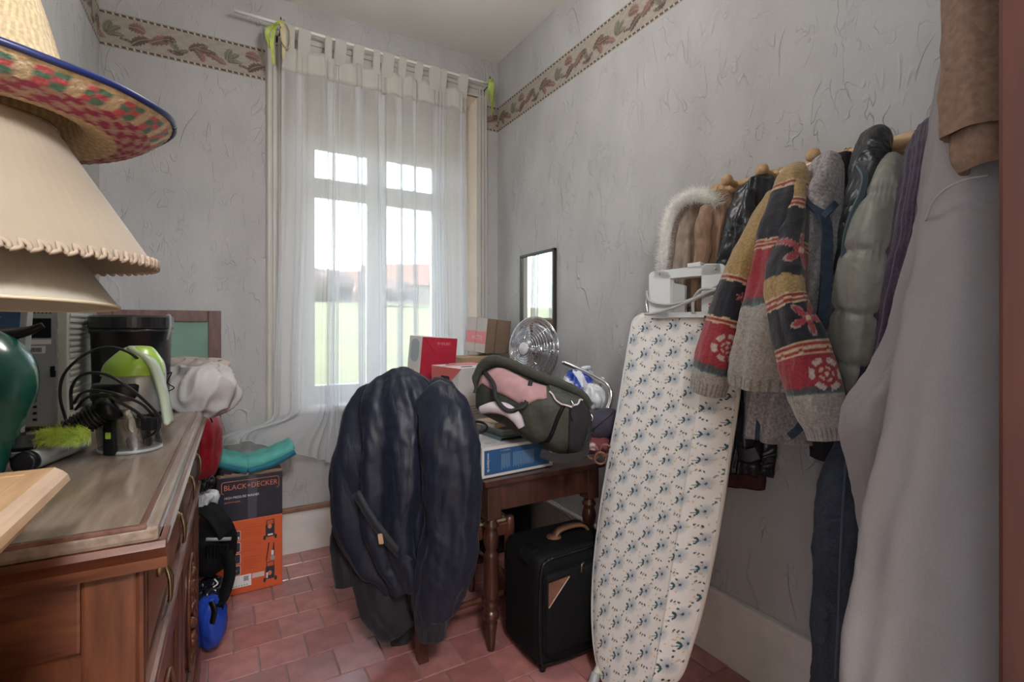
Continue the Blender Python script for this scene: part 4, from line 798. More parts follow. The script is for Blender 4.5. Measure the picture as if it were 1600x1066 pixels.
wpb = thing('white_plastic_bag', 'small crumpled white and black plastic bag under the red bag', 'bag', PY(326, 805, 2.36)); mesh_obj('bag_body', *blob(PY(319, 782, 2.36), .046, .07, .040, 33, .010, 40, wr=.02), M_WBAG, wpb, True); mesh_obj('black_film', *blob(PY(317, 755, 2.36), .042, .06, .030, 35, .010, 40, wr=.02), M_BPLAS, wpb, True)
bbg = thing('black_tool_bag', 'black ribbed camera bag with strap stacked beside the orange carton', 'bag', PY(325, 915, 2.30))
mesh_obj('body', *blob(PY(318, 858, 2.34), .105, .10, .085, 41, .004, 20, sup=.55), M_BLACK, bbg, True); mesh_obj('top_flap', *ribbon([PY(300, 790, 2.34), PY(325, 796, 2.30), PY(344, 815, 2.27), PY(355, 834, 2.26)], F, .10, .012), M_BLACK, bbg, True)
mesh_obj('zip_band', *ribbon([PY(322, 843, 2.235), PY(340, 843, 2.225), PY(361, 842, 2.235)], Z, .012, .006), M_GPLAS, bbg, True)
for i in range(7): mesh_obj('rib', *ribbon([PY(322+i*5.4, 852, 2.228), PY(323+i*5.2, 873, 2.23)], R, .006, .012, 4), M_BPLAS, bbg)
mesh_obj('strap', *ribbon([PY(355, 862, 2.22), PY(359, 895, 2.20), PY(350, 930, 2.19), PY(336, 955, 2.19), PY(326, 962, 2.2)], [R, R, R*.8+Z*.5, Z, Z], .045, .004), M_BLACK, bbg, True)
cbg = thing('black_plastic_bag', 'glossy black plastic bag squeezed under the camera bag', 'bag', PY(330, 940, 2.30)); mesh_obj('bag_body', *blob(PY(325, 925, 2.30), .062, .07, .050, 43, .010, 40, wr=.015), mat('black_film', (.015, .015, .02), .18), cbg, True); mesh_obj('tie', *tube([PY(335, 905, 2.24), PY(340, 912, 2.23), PY(333, 918, 2.23)], .003, 6), M_WBAG, cbg, True)
blb = thing('blue_plastic_bag', 'bright blue plastic bag on the tiles at the foot of the sideboard', 'bag', PZ(330, 1010, .0)); mesh_obj('bag_body', *blob(PY(328, 972, 2.22)*np.array([1, 1, 1]), .060, .055, .105, 45, .010, 30, wr=.012, flat=.004), M_BLUE, blb, True); mesh_obj('black_trim', *ribbon([PY(330, 940, 2.17), PY(335, 955, 2.16), PY(331, 975, 2.16)], R, .02, .004), M_BPLAS, blb, True)

# ================================================================== TABLE, CHAIR AND WHAT IS ON THEM
TBX0, TBX1, TBY0, TBY1, TBZ = .868, 1.41, 1.688, 2.80, .668
tab = thing('side_table', 'dark wooden table with turned legs piled with boxes and bags', 'table', ((TBX0+TBX1)/2, 2.2, 0))
mesh_obj('tabletop', *box((TBX0-.02, TBY0-.02, TBZ-.022), (TBX1+.02, TBY1+.02, TBZ), .006), M_MAHOG, tab)
for lo, hi in (((TBX0+.05, TBY0+.004, TBZ-.125), (TBX1-.05, TBY0+.024, TBZ-.022)), ((TBX0+.05, TBY1-.024, TBZ-.125), (TBX1-.05, TBY1-.004, TBZ-.022)), ((TBX0+.004, TBY0+.05, TBZ-.125), (TBX0+.024, TBY1-.05, TBZ-.022)), ((TBX1-.024, TBY0+.05, TBZ-.125), (TBX1-.004, TBY1-.05, TBZ-.022))): mesh_obj('apron', *box(lo, hi, .003), M_MAHOG, tab)
lpf = [(.001, 0), (.013, 0), (.016, .02), (.021, .08), (.025, .105), (.018, .112), (.030, .125), (.033, .140), (.026, .155), (.020, .160), (.029, .172), (.031, .185), (.024, .195), (.027, .20), (.030, .21), (.030, .345), (.027, .36), (.031, .366), (.024, .376), (.021, .39), (.028, .41), (.031, .435), (.026, .46), (.021, .472), (.030, .48), (.030, .488), (.021, .50), (.025, .515), (.001, .516)]
for lx, ly in ((TBX0+.030, TBY0+.030), (TBX1-.030, TBY0+.030), (TBX0+.030, TBY1-.030), (TBX1-.030, TBY1-.030)):
    lg = mesh_obj('leg', *merge(lathe(lpf, (lx, ly, 0), 24), box((lx-.03, ly-.03, .512), (lx+.03, ly+.03, TBZ-.022), .003)), M_MAHOG, tab, True)
    me = lg.data
    for p in me.polygons: p.use_smooth = len(p.vertices) == 4 and p.area < .0009
# chair (faces the table, tucked under it)
ch = thing('rush_chair', 'wooden chair with a rush seat buried under navy coats', 'chair', (.82, 1.95, 0)); M_CHW = mat('chair_wood', (.11, .036, .019), .4, 8, .4, stretch=(5, 5, .9), col2=(.05, .016, .010), coat=.2)
cx0, cx1, cy0, cy1 = .635, 1.02, 1.79, 2.15
for (x, y) in ((cx1, cy0), (cx1, cy1)): mesh_obj('leg', *lathe([(.001, 0), (.014, 0), (.018, .04), (.015, .07), (.020, .10), (.021, .44), (.019, .47), (.012, .478), (.001, .479)], (x, y, 0), 16), M_CHW, ch, True)
for y in (cy0, cy1): mesh_obj('back_post', *loft([[(x-.019+q*0, y-.019, z), (x+.019, y-.019, z), (x+.019, y+.019, z), (x-.019, y+.019, z)] for x, z, q in ((cx0+.01, 0, 0), (cx0, .25, 0), (cx0, .46, 0), (cx0-.03, .80, 0), (cx0-.04, .93, 0))]), M_CHW, ch)
for z, x in ((.62, cx0-.015), (.76, cx0-.027), (.89, cx0-.038)): mesh_obj('back_slat', *box((x-.008, cy0, z-.03), (x+.008, cy1, z+.03), .004), M_CHW, ch)
for y in (cy0, cy1): mesh_obj('stretcher', *tube([(cx0, y, .155), (cx1, y, .165)], .012, 10, 4), M_CHW, ch, True); mesh_obj('seat_rail', *box((cx0, y-.014, .405), (cx1, y+.014, .455), .005), M_CHW, ch)
for x in (cx0, cx1): mesh_obj('stretcher', *tube([(x, cy0, .22), (x, cy1, .22)], .011, 10, 4), M_CHW, ch, True); mesh_obj('seat_rail', *box((x-.014, cy0, .405), (x+.014, cy1, .45), .005), M_CHW, ch)
M_RUSH = mat('woven_rush', (.44, .36, .22), .8, 60, .3, bump=.4, bscale=150); cx_, cy_ = (cx0+cx1)/2, (cy0+cy1)/2
for q, (p0, p1) in enumerate((((cx0, cy0), (cx1, cy0)), ((cx1, cy0), (cx1, cy1)), ((cx1, cy1), (cx0, cy1)), ((cx0, cy1), (cx0, cy0)))):
    p0 = np.array([*p0, .462]); p1 = np.array([*p1, .462]); c_ = np.array([cx_, cy_, .452]); cords = []
    for t in np.linspace(0, .94, 15): cords.append(tube([p0+(c_-p0)*t, p1+(c_-p1)*t], .0068, 6, 3))
    mesh_obj('rush_weave', *merge(*cords), M_RUSH, ch, True)
# coats over the chair back
M_NAVY = mat('navy_nylon', (.0095, .0125, .026), .45, 60, .25, bump=.12, bscale=160, spec=.3, sheen=.05, wrinkle=.30, wscale=6, stretch=(1, 1, .35))
M_NAVY2 = mat('dark_navy_wool', (.006, .0075, .014), .7, 60, .3, bump=.2, bscale=300, sheen=.1, wrinkle=.22, wscale=6, stretch=(1, 1, .35))
jk = thing('navy_rain_jacket', 'shiny navy blue jacket draped over the chair back', 'jacket', (.58, 1.9, .4))
def cpx(st): return [(u, v, w, 0, b) for u, v, w, b in st]
def cloth_d(name, st, material, parent, **kw):     # stations (u, v, half width px, camera depth, half depth m)
    C = np.array([PD(s[0], s[1], s[3]) for s in st]); H_ = np.array([s[2]*s[3]/FPX for s in st]); B_ = np.array([s[4] for s in st]); return cloth3(name, C, H_, B_, material, parent, **kw)
cloth_d('back', [(612, 592, 22, 1.97, .05), (614, 600, 50, 1.96, .09), (618, 630, 72, 1.94, .12), (622, 680, 84, 1.92, .13), (622, 740, 92, 1.90, .13), (620, 800, 86, 1.89, .13), (628, 850, 72, 1.88, .12), (640, 880, 58, 1.87, .11), (648, 905, 50, 1.87, .10)], M_NAVY, jk, k=9, amp=.15, seed=51, wr=.004, n=110, m=180, sup=.9, topamp=.25)
cloth_d('sleeve', [(672, 618, 26, 1.86, .05), (694, 650, 40, 1.80, .07), (704, 700, 44, 1.77, .075), (708, 770, 41, 1.75, .07), (704, 840, 41, 1.74, .068), (694, 900, 40, 1.74, .065), (683, 940, 33, 1.74, .055), (677, 965, 24, 1.74, .045), (675, 988, 21, 1.74, .04)], M_NAVY, jk, k=4, amp=.11, seed=52, wr=.006, n=100, m=96)
cloth_d('collar', [(672, 606, 18, 2.0, .04), (690, 618, 24, 1.99, .05), (700, 640, 18, 1.98, .05), (704, 662, 12, 1.98, .04)], M_NAVY2, jk, k=5, amp=.1, seed=53, n=30, m=48, hollow=False)
mesh_obj('waist_band', *ribbon([PD(556, 770, 1.755), PD(580, 810, 1.735), PD(610, 850, 1.735), PD(640, 880, 1.745)], Z*.8+R*.5, .030, .006), M_NAVY2, jk, True)
mesh_obj('label_tab', *prism(rrect(-.008, -.018, .008, .018, .003), PD(595, 842, 1.722), unit(R+Z*.1), unit(Z-R*.15), -F, .003), mat('tan_tab', (.50, .32, .20), .6), jk)
cloth_d('cuff', [(676, 962, 24, 1.735, .045), (675, 980, 22, 1.735, .042), (675, 996, 20, 1.735, .038)], M_NAVY2, jk, k=16, amp=.06, seed=54, n=14, m=96, wr=.001)
cj = thing('dark_navy_coat', 'longer dark navy coat hanging under the rain jacket on the chair', 'coat', (.5, 1.95, .2))
cloth_d('left_front', [(558, 700, 22, 2.02, .05), (552, 780, 27, 2.0, .06), (548, 840, 30, 1.98, .06), (552, 880, 32, 1.97, .06), (556, 905, 31, 1.97, .06)], M_NAVY2, cj, k=4, amp=.13, seed=55, n=50, m=64)
cloth_d('skirt', [(600, 700, 56, 1.98, .08), (600, 800, 60, 1.97, .09), (606, 870, 58, 1.94, .09), (616, 930, 54, 1.92, .09), (628, 960, 44, 1.91, .08), (636, 972, 38, 1.91, .07)], M_NAVY2, cj, k=6, amp=.14, seed=56, n=60, m=80)
sc_ = thing('grey_scarf', 'dark grey cloth end hanging below the coats on the chair', 'scarf', (.55, 1.9, .05)); cloth_d('cloth_end', [(640, 900, 24, 1.99, .05), (634, 955, 26, 1.99, .05), (628, 985, 19, 1.99, .045), (622, 1003, 11, 1.99, .035)], mat('charcoal_cloth', (.03, .033, .04), .85, 60, .3), sc_, k=4, amp=.12, seed=57, n=40, m=48); mesh_obj('fringe', *merge(*[tube([PD(612+i*3, 1000, 1.985), PD(613+i*3, 1007, 1.985)], .002, 5, 3) for i in range(8)]), M_BPLAS, sc_)
# suitcase
sx0, sx1, sy0, sy1, sz0, sz1 = .965, 1.338, 1.485, 1.748, .028, .428
scs = thing('black_suitcase', 'black soft suitcase standing on its side in front of the table', 'suitcase', ((sx0+sx1)/2, (sy0+sy1)/2, 0))
sb_ = mesh_obj('shell', *box((sx0, sy0, sz0), (sx1, sy1, sz1), .045, 6), M_BLACK, scs, True)
mesh_obj('front_pocket', *box((sx0+.02, sy0-.022, sz0+.045), (sx1-.05, sy0+.02, sz1-.055), .03, 5), M_BLACK, scs, True)
mesh_obj('piping', *tube([(sx0+.05, sy0+.002, sz1-.012), (sx1-.06, sy0+.002, sz1-.012), (sx1-.012, sy0+.002, sz1-.06), (sx1-.012, sy0+.002, sz0+.06), (sx1-.06, sy0+.002, sz0+.012), (sx0+.06, sy0+.002, sz0+.012), (sx0+.012, sy0+.002, sz0+.06), (sx0+.012, sy0+.002, sz1-.06), (sx0+.05, sy0+.002, sz1-.012)], .005, 8, 90), M_BPLAS, scs, True)
for i in range(12):
    t = i/11*PI/2; mesh_obj('corner_rib', *xf(box((-.003, -.035, -.004), (.003, .035, .004), .001), rotax((0, 1, 0), t), (0, 0, 0), (sx0+.045-.046*math.cos(t), sy0+.10, sz1-.045+.046*math.sin(t))), M_BPLAS, scs)
mesh_obj('handle', *ribbon([(1.12, sy0+.13, sz1-.004), (1.145, sy0+.13, sz1+.020), (1.20, sy0+.13, sz1+.028), (1.26, sy0+.13, sz1+.020), (1.285, sy0+.13, sz1-.004)], (0, 1, 0), .032, .010), mat('brown_leather', (.17, .075, .045), .5, 30, .3), scs, True)
mesh_obj('handle_mount', *lathe([(.001, 0), (.03, 0), (.028, .006), (.001, .008)], (1.122, sy0+.13, sz1-.002), 20), MATS['brown_leather'], scs, True)
mesh_obj('triangle_badge', *prism([(-.005, 0), (.085, .005), (-.005, -.085)], (.998, sy0-.022, .345), (1, 0, 0), Z, (0, -1, 0), .003), MATS['brown_leather'], scs); mesh_obj('badge_edge', *tube([(1.083, sy0-.0255, .35), (.993, sy0-.0255, .26)], .002, 5, 3), mat('pale_edge', (.45, .35, .30), .5), scs)
mesh_obj('zip_pull', *tube([(1.15, sy0-.024, .385), (1.135, sy0-.03, .38), (1.132, sy0-.03, .355)], .003, 6), M_BRASS, scs, True)
for x in (sx0+.04, sx1-.06): mesh_obj('wheel', *lathe([(.001, -.012), (.016, -.012), (.028, -.006), (.028, .006), (.016, .012), (.001, .012)], (x, sy1-.02, .0285), 20, (1, 0, 0)), M_BPLAS, scs, True); mesh_obj('foot', *lathe([(.001, 0), (.012, 0), (.016, .03), (.001, .034)], (x, sy0+.035, 0), 12), M_BPLAS, scs, True)
# black case under the table
bcs = thing('black_equipment_case', 'black case standing under the table against the wall', 'case', (1.35, 2.55, 0)); mesh_obj('shell', *box((1.12, 2.42, .001), (1.525, 2.72, .53), .01), M_BPLAS, bcs); mesh_obj('door_panel', *box((1.16, 2.414, .05), (1.49, 2.424, .36), .005), M_BPLAS, bcs); mesh_obj('strip', *box((1.16, 2.414, .42), (1.49, 2.42, .425)), M_GPLAS, bcs)
# cable along the skirting and wall socket box
cb = thing('wall_cable', 'thin white cables sagging along the wall behind the table', 'cable', (XR-.03, 2.2, .28)); mesh_obj('cable', *tube([PX(835, 762, XR-.012), PX(850, 778, XR-.015), PX(870, 787, XR-.015), PX(890, 805, XR-.02), PX(905, 812, XR-.03)], .004, 6, 30), M_WPLAS, cb, True); mesh_obj('cable', *tube([PX(835, 768, XR-.012), PX(855, 786, XR-.015), PX(880, 800, XR-.02), PX(898, 815, XR-.04)], .004, 6, 30), M_WPLAS, cb, True)

# blue-and-white flat carton on the table edge
def rbox(c, ang, sx, sy, sz, roll=0):   # frame of a turned box: origin at near-left-bottom corner; roll = leaning sideways
    Q = rotax(F, roll)@rotz(ang)
    return np.asarray(c, float), Q, (sx, sy, sz)
def face(rb, which):
    c, Q, (a, b, h) = rb
    if which == 'front': return c, Q[:, 0], Q[:, 2], -Q[:, 1]
    if which == 'left': return c+Q[:, 1]*b, -Q[:, 1], Q[:, 2], -Q[:, 0]
    return c+Q[:, 2]*h, Q[:, 0], Q[:, 1], Q[:, 2]
def solid(rb, bev=.002):
    c, Q, (a, b, h) = rb; return xf(box((0, 0, 0), (a, b, h), bev), Q, (0, 0, 0), c)
def fdec(name, rb, which, o2, m, par, th=.0012): o_, x_, y_, n_ = face(rb, which); return mesh_obj(name, *prism(o2, o_, x_, y_, n_, th), m, par)
def ftext(name, rb, which, body, size, x, y, m, par, fit=None, vert=False, th=.0016):
    o_, x_, y_, n_ = face(rb, which); o2_ = o_+x_*x+y_*y
    return text(name, body, size, o2_, -y_ if vert else x_, x_ if vert else y_, n_, m, par, fit=fit, th=th)
M_CARDW = mat('white_card', (.60, .56, .53), .7, 12, .06); M_CARDG = mat('pale_grey_card', (.46, .42, .40), .75, 12, .08); M_PRED = mat('red_card', (.46, .018, .045), .5, 10, .1); M_PINK = mat('pink_print', (.62, .22, .24), .6); M_BLUEP = mat('blue_print', (.018, .085, .21), .5, 10, .12); M_LTXT = mat('pale_text', (.42, .48, .55), .6); M_GTXT = mat('grey_text', (.20, .17, .17), .7); M_HOLE = mat('dark_hole', (.015, .012, .012), .9); M_PTXT = mat('red_text', (.50, .10, .12), .6)
r1 = rbox(PZ(754, 750, TBZ+.001)+np.array([-.002, .0, .002]), .075, .345, .26, .118)
b1 = thing('blue_label_carton', 'flat white carton with a blue printed side on the table edge', 'carton', r1[0]); mesh_obj('body', *solid(r1), M_CARDW, b1)
bl = fdec('blue_panel', r1, 'front', rect(.010, .012, .325, .106), M_BLUEP, b1)
ftext('web_address', r1, 'front', 'www.beurer.de', .017, .022, .096, M_WHT, bl, fit=.072, vert=True)
ftext('heading', r1, 'front', '4  COOPERT', .008, .085, .095, M_LTXT, bl, fit=.045)
o_, x_, y_, n_ = face(r1, 'front')
mesh_obj('small_print', *merge(*[prism(rect(.088+.0062*i+(.012 if i > 6 else 0), .022+.01*abs(math.sin(i*1.7)), .0905+.0062*i+(.012 if i > 6 else 0), .085), o_, x_, y_, n_, .0015) for i in range(24)]), mat('faint_blue_text', (.16, .25, .36), .6), bl)
fdec('flap_seam', r1, 'left', [(.05, .0), (.052, 0), (.012, .117), (.010, .117)], M_GTXT, b1)
mesh_obj('top_print', *prism(rect(.05, .05, .10, .075), *face(r1, 'top')[:2], face(r1, 'top')[2], Z, .001), M_LTXT, b1)
# black flat cases and a light book on it
tz1 = TBZ+.121
r2 = rbox(PZ(783, 690, tz1)+np.array([0, 0, .0]), .06, .24, .20, .016); b2 = thing('steel_blue_binder', 'grey-blue plastic folder lying on the flat carton', 'folder', r2[0]); mesh_obj('cover', *solid(r2, .001), mat('steel_blue_plastic', (.10, .15, .17), .35), b2); mesh_obj('pages', *xf(box((.0, -.002, .004), (.235, .0, .012)), r2[1], (0, 0, 0), r2[0]), M_BPLAS, b2)
r3 = rbox(r2[0]+np.array([.012, .012, .0165]), .05, .22, .18, .028); b3 = thing('disc_case_stack', 'slim dark plastic case stacked on the grey-blue folder', 'case', r3[0]); mesh_obj('case', *solid(r3, .001), mat('slate_plastic', (.13, .18, .20), .3), b3); mesh_obj('lid_edge', *xf(box((-.0015, -.0015, .020), (.22, .18, .024)), r3[1], (0, 0, 0), r3[0]), M_GPLAS, b3)
r4 = rbox(r3[0]+np.array([-.018, .03, .0285]), .16, .17, .13, .020); b4 = thing('tan_book', 'pale tan book on top of the dark plastic case', 'book', r4[0]); mesh_obj('cover', *solid(r4, .001), mat('tan_cover', (.50, .38, .25), .7), b4); mesh_obj('pages', *xf(box((-.001, .003, .004), (.165, .128, .017)), r4[1], (0, 0, 0), r4[0]+np.array([-.001, 0, 0])), M_WHT, b4)
hp = thing('black_cable_bundle', 'coil of black cable on the flat carton beside the coats', 'cable', PD(752, 672, 1.95)); cpts = [PD(735+18*math.cos(a)+8, 668+9*math.sin(a)-.0, 1.98-.05*math.sin(a)) for a in np.linspace(0, 4*PI, 26)]; mesh_obj('coil', *tube(cpts, .0055, 7, 120), M_CORD, hp, True); mesh_obj('coil_tie', *lathe([(.006, -.006), (.012, -.005), (.012, .005), (.006, .006)], cpts[4], 10, (1, .3, 0)), M_BPLAS, hp, True)
# archive box with handle holes
r5 = rbox((.925, 2.09, TBZ+.001), .10, .245, .27, .395)
b5 = thing('archive_box', 'white and pink archive box with hand holes beside the duffel bag', 'carton', r5[0]); mesh_obj('body', *solid(r5), M_CARDW, b5)
fdec('front_print', r5, 'front', rect(.001, .001, .244, .394), M_CARDG, b5)
fdec('red_corner', r5, 'front', [(.150, .393), (.243, .393), (.243, .345), (.165, .345)], M_PRED, b5, .002)
fdec('red_corner', r5, 'left', [(.002, .393), (.298, .393), (.20, .33), (.03, .31), (.002, .28)], mat('red_orange_print', (.60, .10, .09), .6), b5)
for w_, o2_ in (('left', rrect(.10, .325, .19, .352, .012)), ('top', rrect(.05, .05, .11, .075, .01)), ('top', rrect(.05, .20, .11, .225, .01)), ('top', rrect(.14, .05, .19, .07, .008))): fdec('hand_hole', r5, w_, o2_, M_HOLE, b5, .0016)
fdec('pink_panel', r5, 'top', [(.0, .12), (.11, .29), (.244, .295), (.244, .12), (.13, .14)], M_PINK, b5, .0012); mesh_obj('lid_seam', *prism(rect(0, .148, .245, .1505), *face(r5, 'top')[:2], face(r5, 'top')[2], Z, .002), M_GTXT, b5)
for q, (y_, w_) in enumerate(((.318, .12), (.308, .10), (.298, .11))): fdec('print_line', r5, 'front', rect(.095, y_, .095+w_, y_+.004), M_PTXT, b5, .002)
for q in range(4): fdec('print_line', r5, 'front', rect(.03, .215-q*.012, .03+.14*(1-.1*q), .218-q*.012), M_GTXT, b5, .002)
mesh_obj('barcode', *merge(*[prism(rect(.035+i*.005, .115, .0375+i*.005, .14), *face(r5, 'front')[:2], Z, face(r5, 'front')[3], .002) for i in range(13)]), M_GTXT, b5)
ftext('mark', r5, 'front', 'e', .03, .06, .05, M_PTXT, b5); ftext('mark', r5, 'front', '*', .04, .10, .045, M_GTXT, b5)
# red box by the window
r6 = rbox(PY(660, 531, 2.50)*np.array([1, 1, 0])+np.array([0, 0, TBZ+.022])+np.array([-.045, 0, 0]), .30, .24, .11, .515, .085)
b6 = thing('red_fronted_box', 'tall white box with a dark red front against the curtain', 'carton', r6[0]); mesh_obj('body', *solid(r6), M_CARDW, b6); rp6 = fdec('red_front', r6, 'front', rect(.001, .262, .239, .514), M_PRED, b6)
fdec('fold_line', r6, 'front', [(.01, .51), (.013, .512), (.10, .42), (.097, .418)], mat('dark_red_line', (.22, .01, .02), .6), rp6, .0018); ftext('pink_script', r6, 'front', 'e-ocen', .034, .10, .475, M_PINK, rp6, fit=.09)
fdec('grey_panel', r6, 'left', rrect(.02, .38, .09, .50, .03), mat('grey_print', (.33, .36, .37), .7), b6); fdec('side_label', r6, 'left', rect(.03, .30, .06, .34), mat('grey_print2', (.36, .38, .40), .7), b6)
# carton on top of another, at the back
r7 = rbox((1.16, 2.57, TBZ+.001), .05, .27, .25, .41); b7 = thing('brown_carton', 'plain brown carton under the tan and white box at the table end', 'carton', r7[0]); mesh_obj('body', *solid(r7), M_CARD, b7); fdec('tape', r7, 'front', rect(.0, .2, .27, .235), mat('tan_tape', (.40, .28, .17), .3), b7)
r8 = rbox(PY(757, 550, 2.68)*np.array([1, 1, 0])+np.array([0, 0, TBZ+.428]), .42, .24, .16, .21, .10)
b8 = thing('tan_white_box', 'brown carton with a white and pink side stacked by the window', 'carton', r8[0]); mesh_obj('body', *solid(r8), mat('brown_card_face', (.22, .145, .10), .85, 12, .1), b8); sp = fdec('white_side', r8, 'left', rect(.001, .001, .159, .209), M_CARDG, b8)
fdec('pink_band', r8, 'left', rect(.002, .055, .158, .128), M_PINK, sp, .002); ftext('band_text', r8, 'left', 'RCTE', .035, .05, .078, mat('pale_pink_text', (.70, .45, .45), .6), sp, fit=.08, th=.0024); fdec('seam', r8, 'left', rect(.079, .0, .081, .209), M_GTXT, sp, .0024); fdec('seam', r8, 'front', rect(.09, .0, .092, .209), M_HOLE, b8)
# fan
FC = PY(833, 546, 2.32); FA = unit((-.95, -.28, .06)); fR = .178
fan = thing('desk_fan', 'chrome wire desk fan standing on the table by the wall', 'fan', (FC[0], FC[1], TBZ))
fu = unit(np.cross(Z, FA)); fv = np.cross(FA, fu); P_ = lambda r, a, d: FC+FA*d+(fu*math.cos(a)+fv*math.sin(a))*r
def ring(r, d, t=.0016, m=5): return tube([P_(r, a, d) for a in np.linspace(0, 2*PI, 49)], t, m, 97)
dome = lambda r: .078*(1-(r/fR)**2.6)
mesh_obj('front_grille', *merge(*[ring(r, dome(r), .0019) for r in np.linspace(.034, fR-.004, 12)]+[tube([P_(.03, a, dome(.03)), P_(.09, a, dome(.09)), P_(.15, a, dome(.15)), P_(fR, a, 0)], .0015, 5, 12) for a in np.linspace(0, 2*PI, 9)[:-1]]), M_CHROME, fan, True)
mesh_obj('rear_grille', *merge(*[ring(r, -dome(r)*1.15, .0014) for r in (.05, .09, .13, .16)]+[tube([P_(.04, a, -dome(.04)*1.15), P_(.10, a, -dome(.1)*1.15), P_(.15, a, -dome(.15)*1.15), P_(fR, a, 0)], .0017, 5, 12) for a in np.linspace(0, 2*PI, 41)[:-1]]), M_CHROME, fan, True)
mesh_obj('rim', *ring(fR, 0, .0045, 8), M_CHROME, fan, True); mesh_obj('hub_badge', *lathe([(.001, 0), (.033, 0), (.034, .004), (.030, .009), (.001, .011)], FC+FA*.076, 28, FA), mat('silver_badge', (.55, .56, .60), .35), fan, True)
for q in range(4):
    Rn = []
    for r in np.linspace(.025, .145, 8):
        a0 = q*PI/2+.9; wd_ = .35+.75*math.sin(min(1, (r-.02)/.10)*PI/2); Rn.append([P_(r, a0+wd_*(t-.5), .006+.028*(t-.5)*(1+r*3)) for t in np.linspace(0, 1, 8)])
    mesh_obj('blade', *sheet(Rn, .0018), mat('fan_blade', (.42, .44, .46), .3, metal=.7), fan, True)
mesh_obj('motor', *lathe([(.001, -.012), (.03, -.012), (.055, -.045), (.055, -.10), (.04, -.125), (.001, -.13)], FC, 28, FA), M_CHROME, fan, True)
fb = FC-FA*.075; mesh_obj('stem', *tube([fb-Z*.04, (fb[0], fb[1], TBZ+.02)], .014, 12, 4), M_CHROME, fan, True); mesh_obj('foot', *lathe([(.001, TBZ+.001), (.085, TBZ+.001), (.085, TBZ+.012), (.06, TBZ+.024), (.001, TBZ+.03)], (fb[0], fb[1], 0), 36), M_CHROME, fan, True)
# duffel bag: lofted along its length
M_OLIVE = mat('olive_canvas', (.052, .055, .042), .75, 60, .25, bump=.2, bscale=400); M_DOLIVE = mat('black_canvas', (.014, .014, .015), .75, 60, .3, bump=.2, bscale=400); M_LIN = mat('pink_lining', (.42, .24, .25), .8, 20, .15); M_FLAPW = mat('pale_lilac_lining', (.55, .48, .52), .7, 20, .1)
db = thing('duffel_bag', 'open olive and black duffel bag with pink lining on top of the cartons', 'bag', PD(830, 690, 2.0))
dst = [(744, 626, 2.02, 12, .03), (756, 616, 2.00, 34, .07), (785, 618, 1.98, 46, .10), (820, 636, 1.96, 50, .125), (858, 652, 1.94, 52, .13), (890, 660, 1.92, 50, .12), (910, 664, 1.92, 40, .10), (922, 666, 1.92, 16, .05)]
C = np.array([PD(u, v, d) for u, v, d, h, b in dst]); Hh = np.array([h*d/FPX for u, v, d, h, b in dst]); Bb = np.array([b for *_, b in dst])
P = cr(C, 60); hb = cr(np.stack([Hh, Bb], 1), 60); th = np.linspace(0, 2*PI, 72, endpoint=False); Rn = []
for i in range(60):
    c, s = np.cos(th), np.sin(th); up_ = unit(Z*.96-F*.2); Rn.append(P[i]+(np.sign(s)*np.abs(s)**.75*max(hb[i, 0], .003))[:, None]*up_+(np.sign(c)*np.abs(c)**.8*max(hb[i, 1], .003))[:, None]*F)
Rn = np.array(Rn); dc = P[:, None, :]-Rn; Rn += dc*(.035*nz(Rn, 38, 61)+.03*nz(Rn, 80, 62))[..., None]
V, Fc = loft(Rn); mesh_obj('bag_body', V, Fc, M_OLIVE, db, True)
def onbag(t, a, lift=.003):  # point on the bag surface: t along, a angle (0 = far side, pi/2 top, pi near side)
    i = min(59, max(0, t*59)); i0 = int(i); j = int(round((a % (2*PI))/(2*PI)*72)) % 72; p = Rn[i0, j]; return p+unit(p-P[i0])*lift
def patch(t0, t1, a0, a1, lift, n=20, m=20, shape=None):
    G = []
    for t in np.linspace(0, 1, n):
        row = []
        for s in np.linspace(0, 1, m):
            tt, aa = t0+(t1-t0)*t, a0+(a1-a0)*s
            if shape: tt, aa = shape(t, s)
            row.append(onbag(tt, aa, lift))
        G.append(row)
    return np.array(G)
G = patch(.06, .52, PI*.62, PI*1.0, .004, 24, 14, lambda t, s: (.05+.50*t, PI*(.60+.04*t)+PI*(.36*math.sin(PI*(.12+.88*t)*.85))*s)); mesh_obj('lining', *sheet(G, .003), M_LIN, db, True)
mesh_obj('black_end', *sheet(patch(.68, .99, PI*.55, PI*1.40, .004, 24, 30), .004), M_DOLIVE, db, True)
mesh_obj('zip_flap', *sheet(patch(.58, .80, PI*.60, PI*.86, .008, 16, 12, lambda t, s: (.56+.26*t, PI*(.62+.22*s*math.sin(PI*(.15+.8*t)))), ), .006), M_OLIVE, db, True)
mesh_obj('flap_piping', *tube([onbag(.56+.26*t, PI*(.62+.22*math.sin(PI*(.15+.8*t))), .012) for t in np.linspace(0, 1, 12)], .0035, 6, 40), M_FLAPW, db, True)
mesh_obj('top_band', *ribbon([onbag(.03, PI*.75, .012), onbag(.10, PI*.58, .02), onbag(.25, PI*.55, .022), onbag(.5, PI*.55, .02), onbag(.75, PI*.55, .012), onbag(.92, PI*.55, .008)], unit(Z-F*.9), [.05, .07, .075, .07, .06, .05], .012), M_OLIVE, db, True)
zp = mesh_obj('zip', *ribbon([onbag(.665, PI*.78, .006), onbag(.62, PI*.95, .006), onbag(.56, PI*1.12, .006), onbag(.52, PI*1.25, .006)], R, .014, .004), M_BPLAS, db, True)
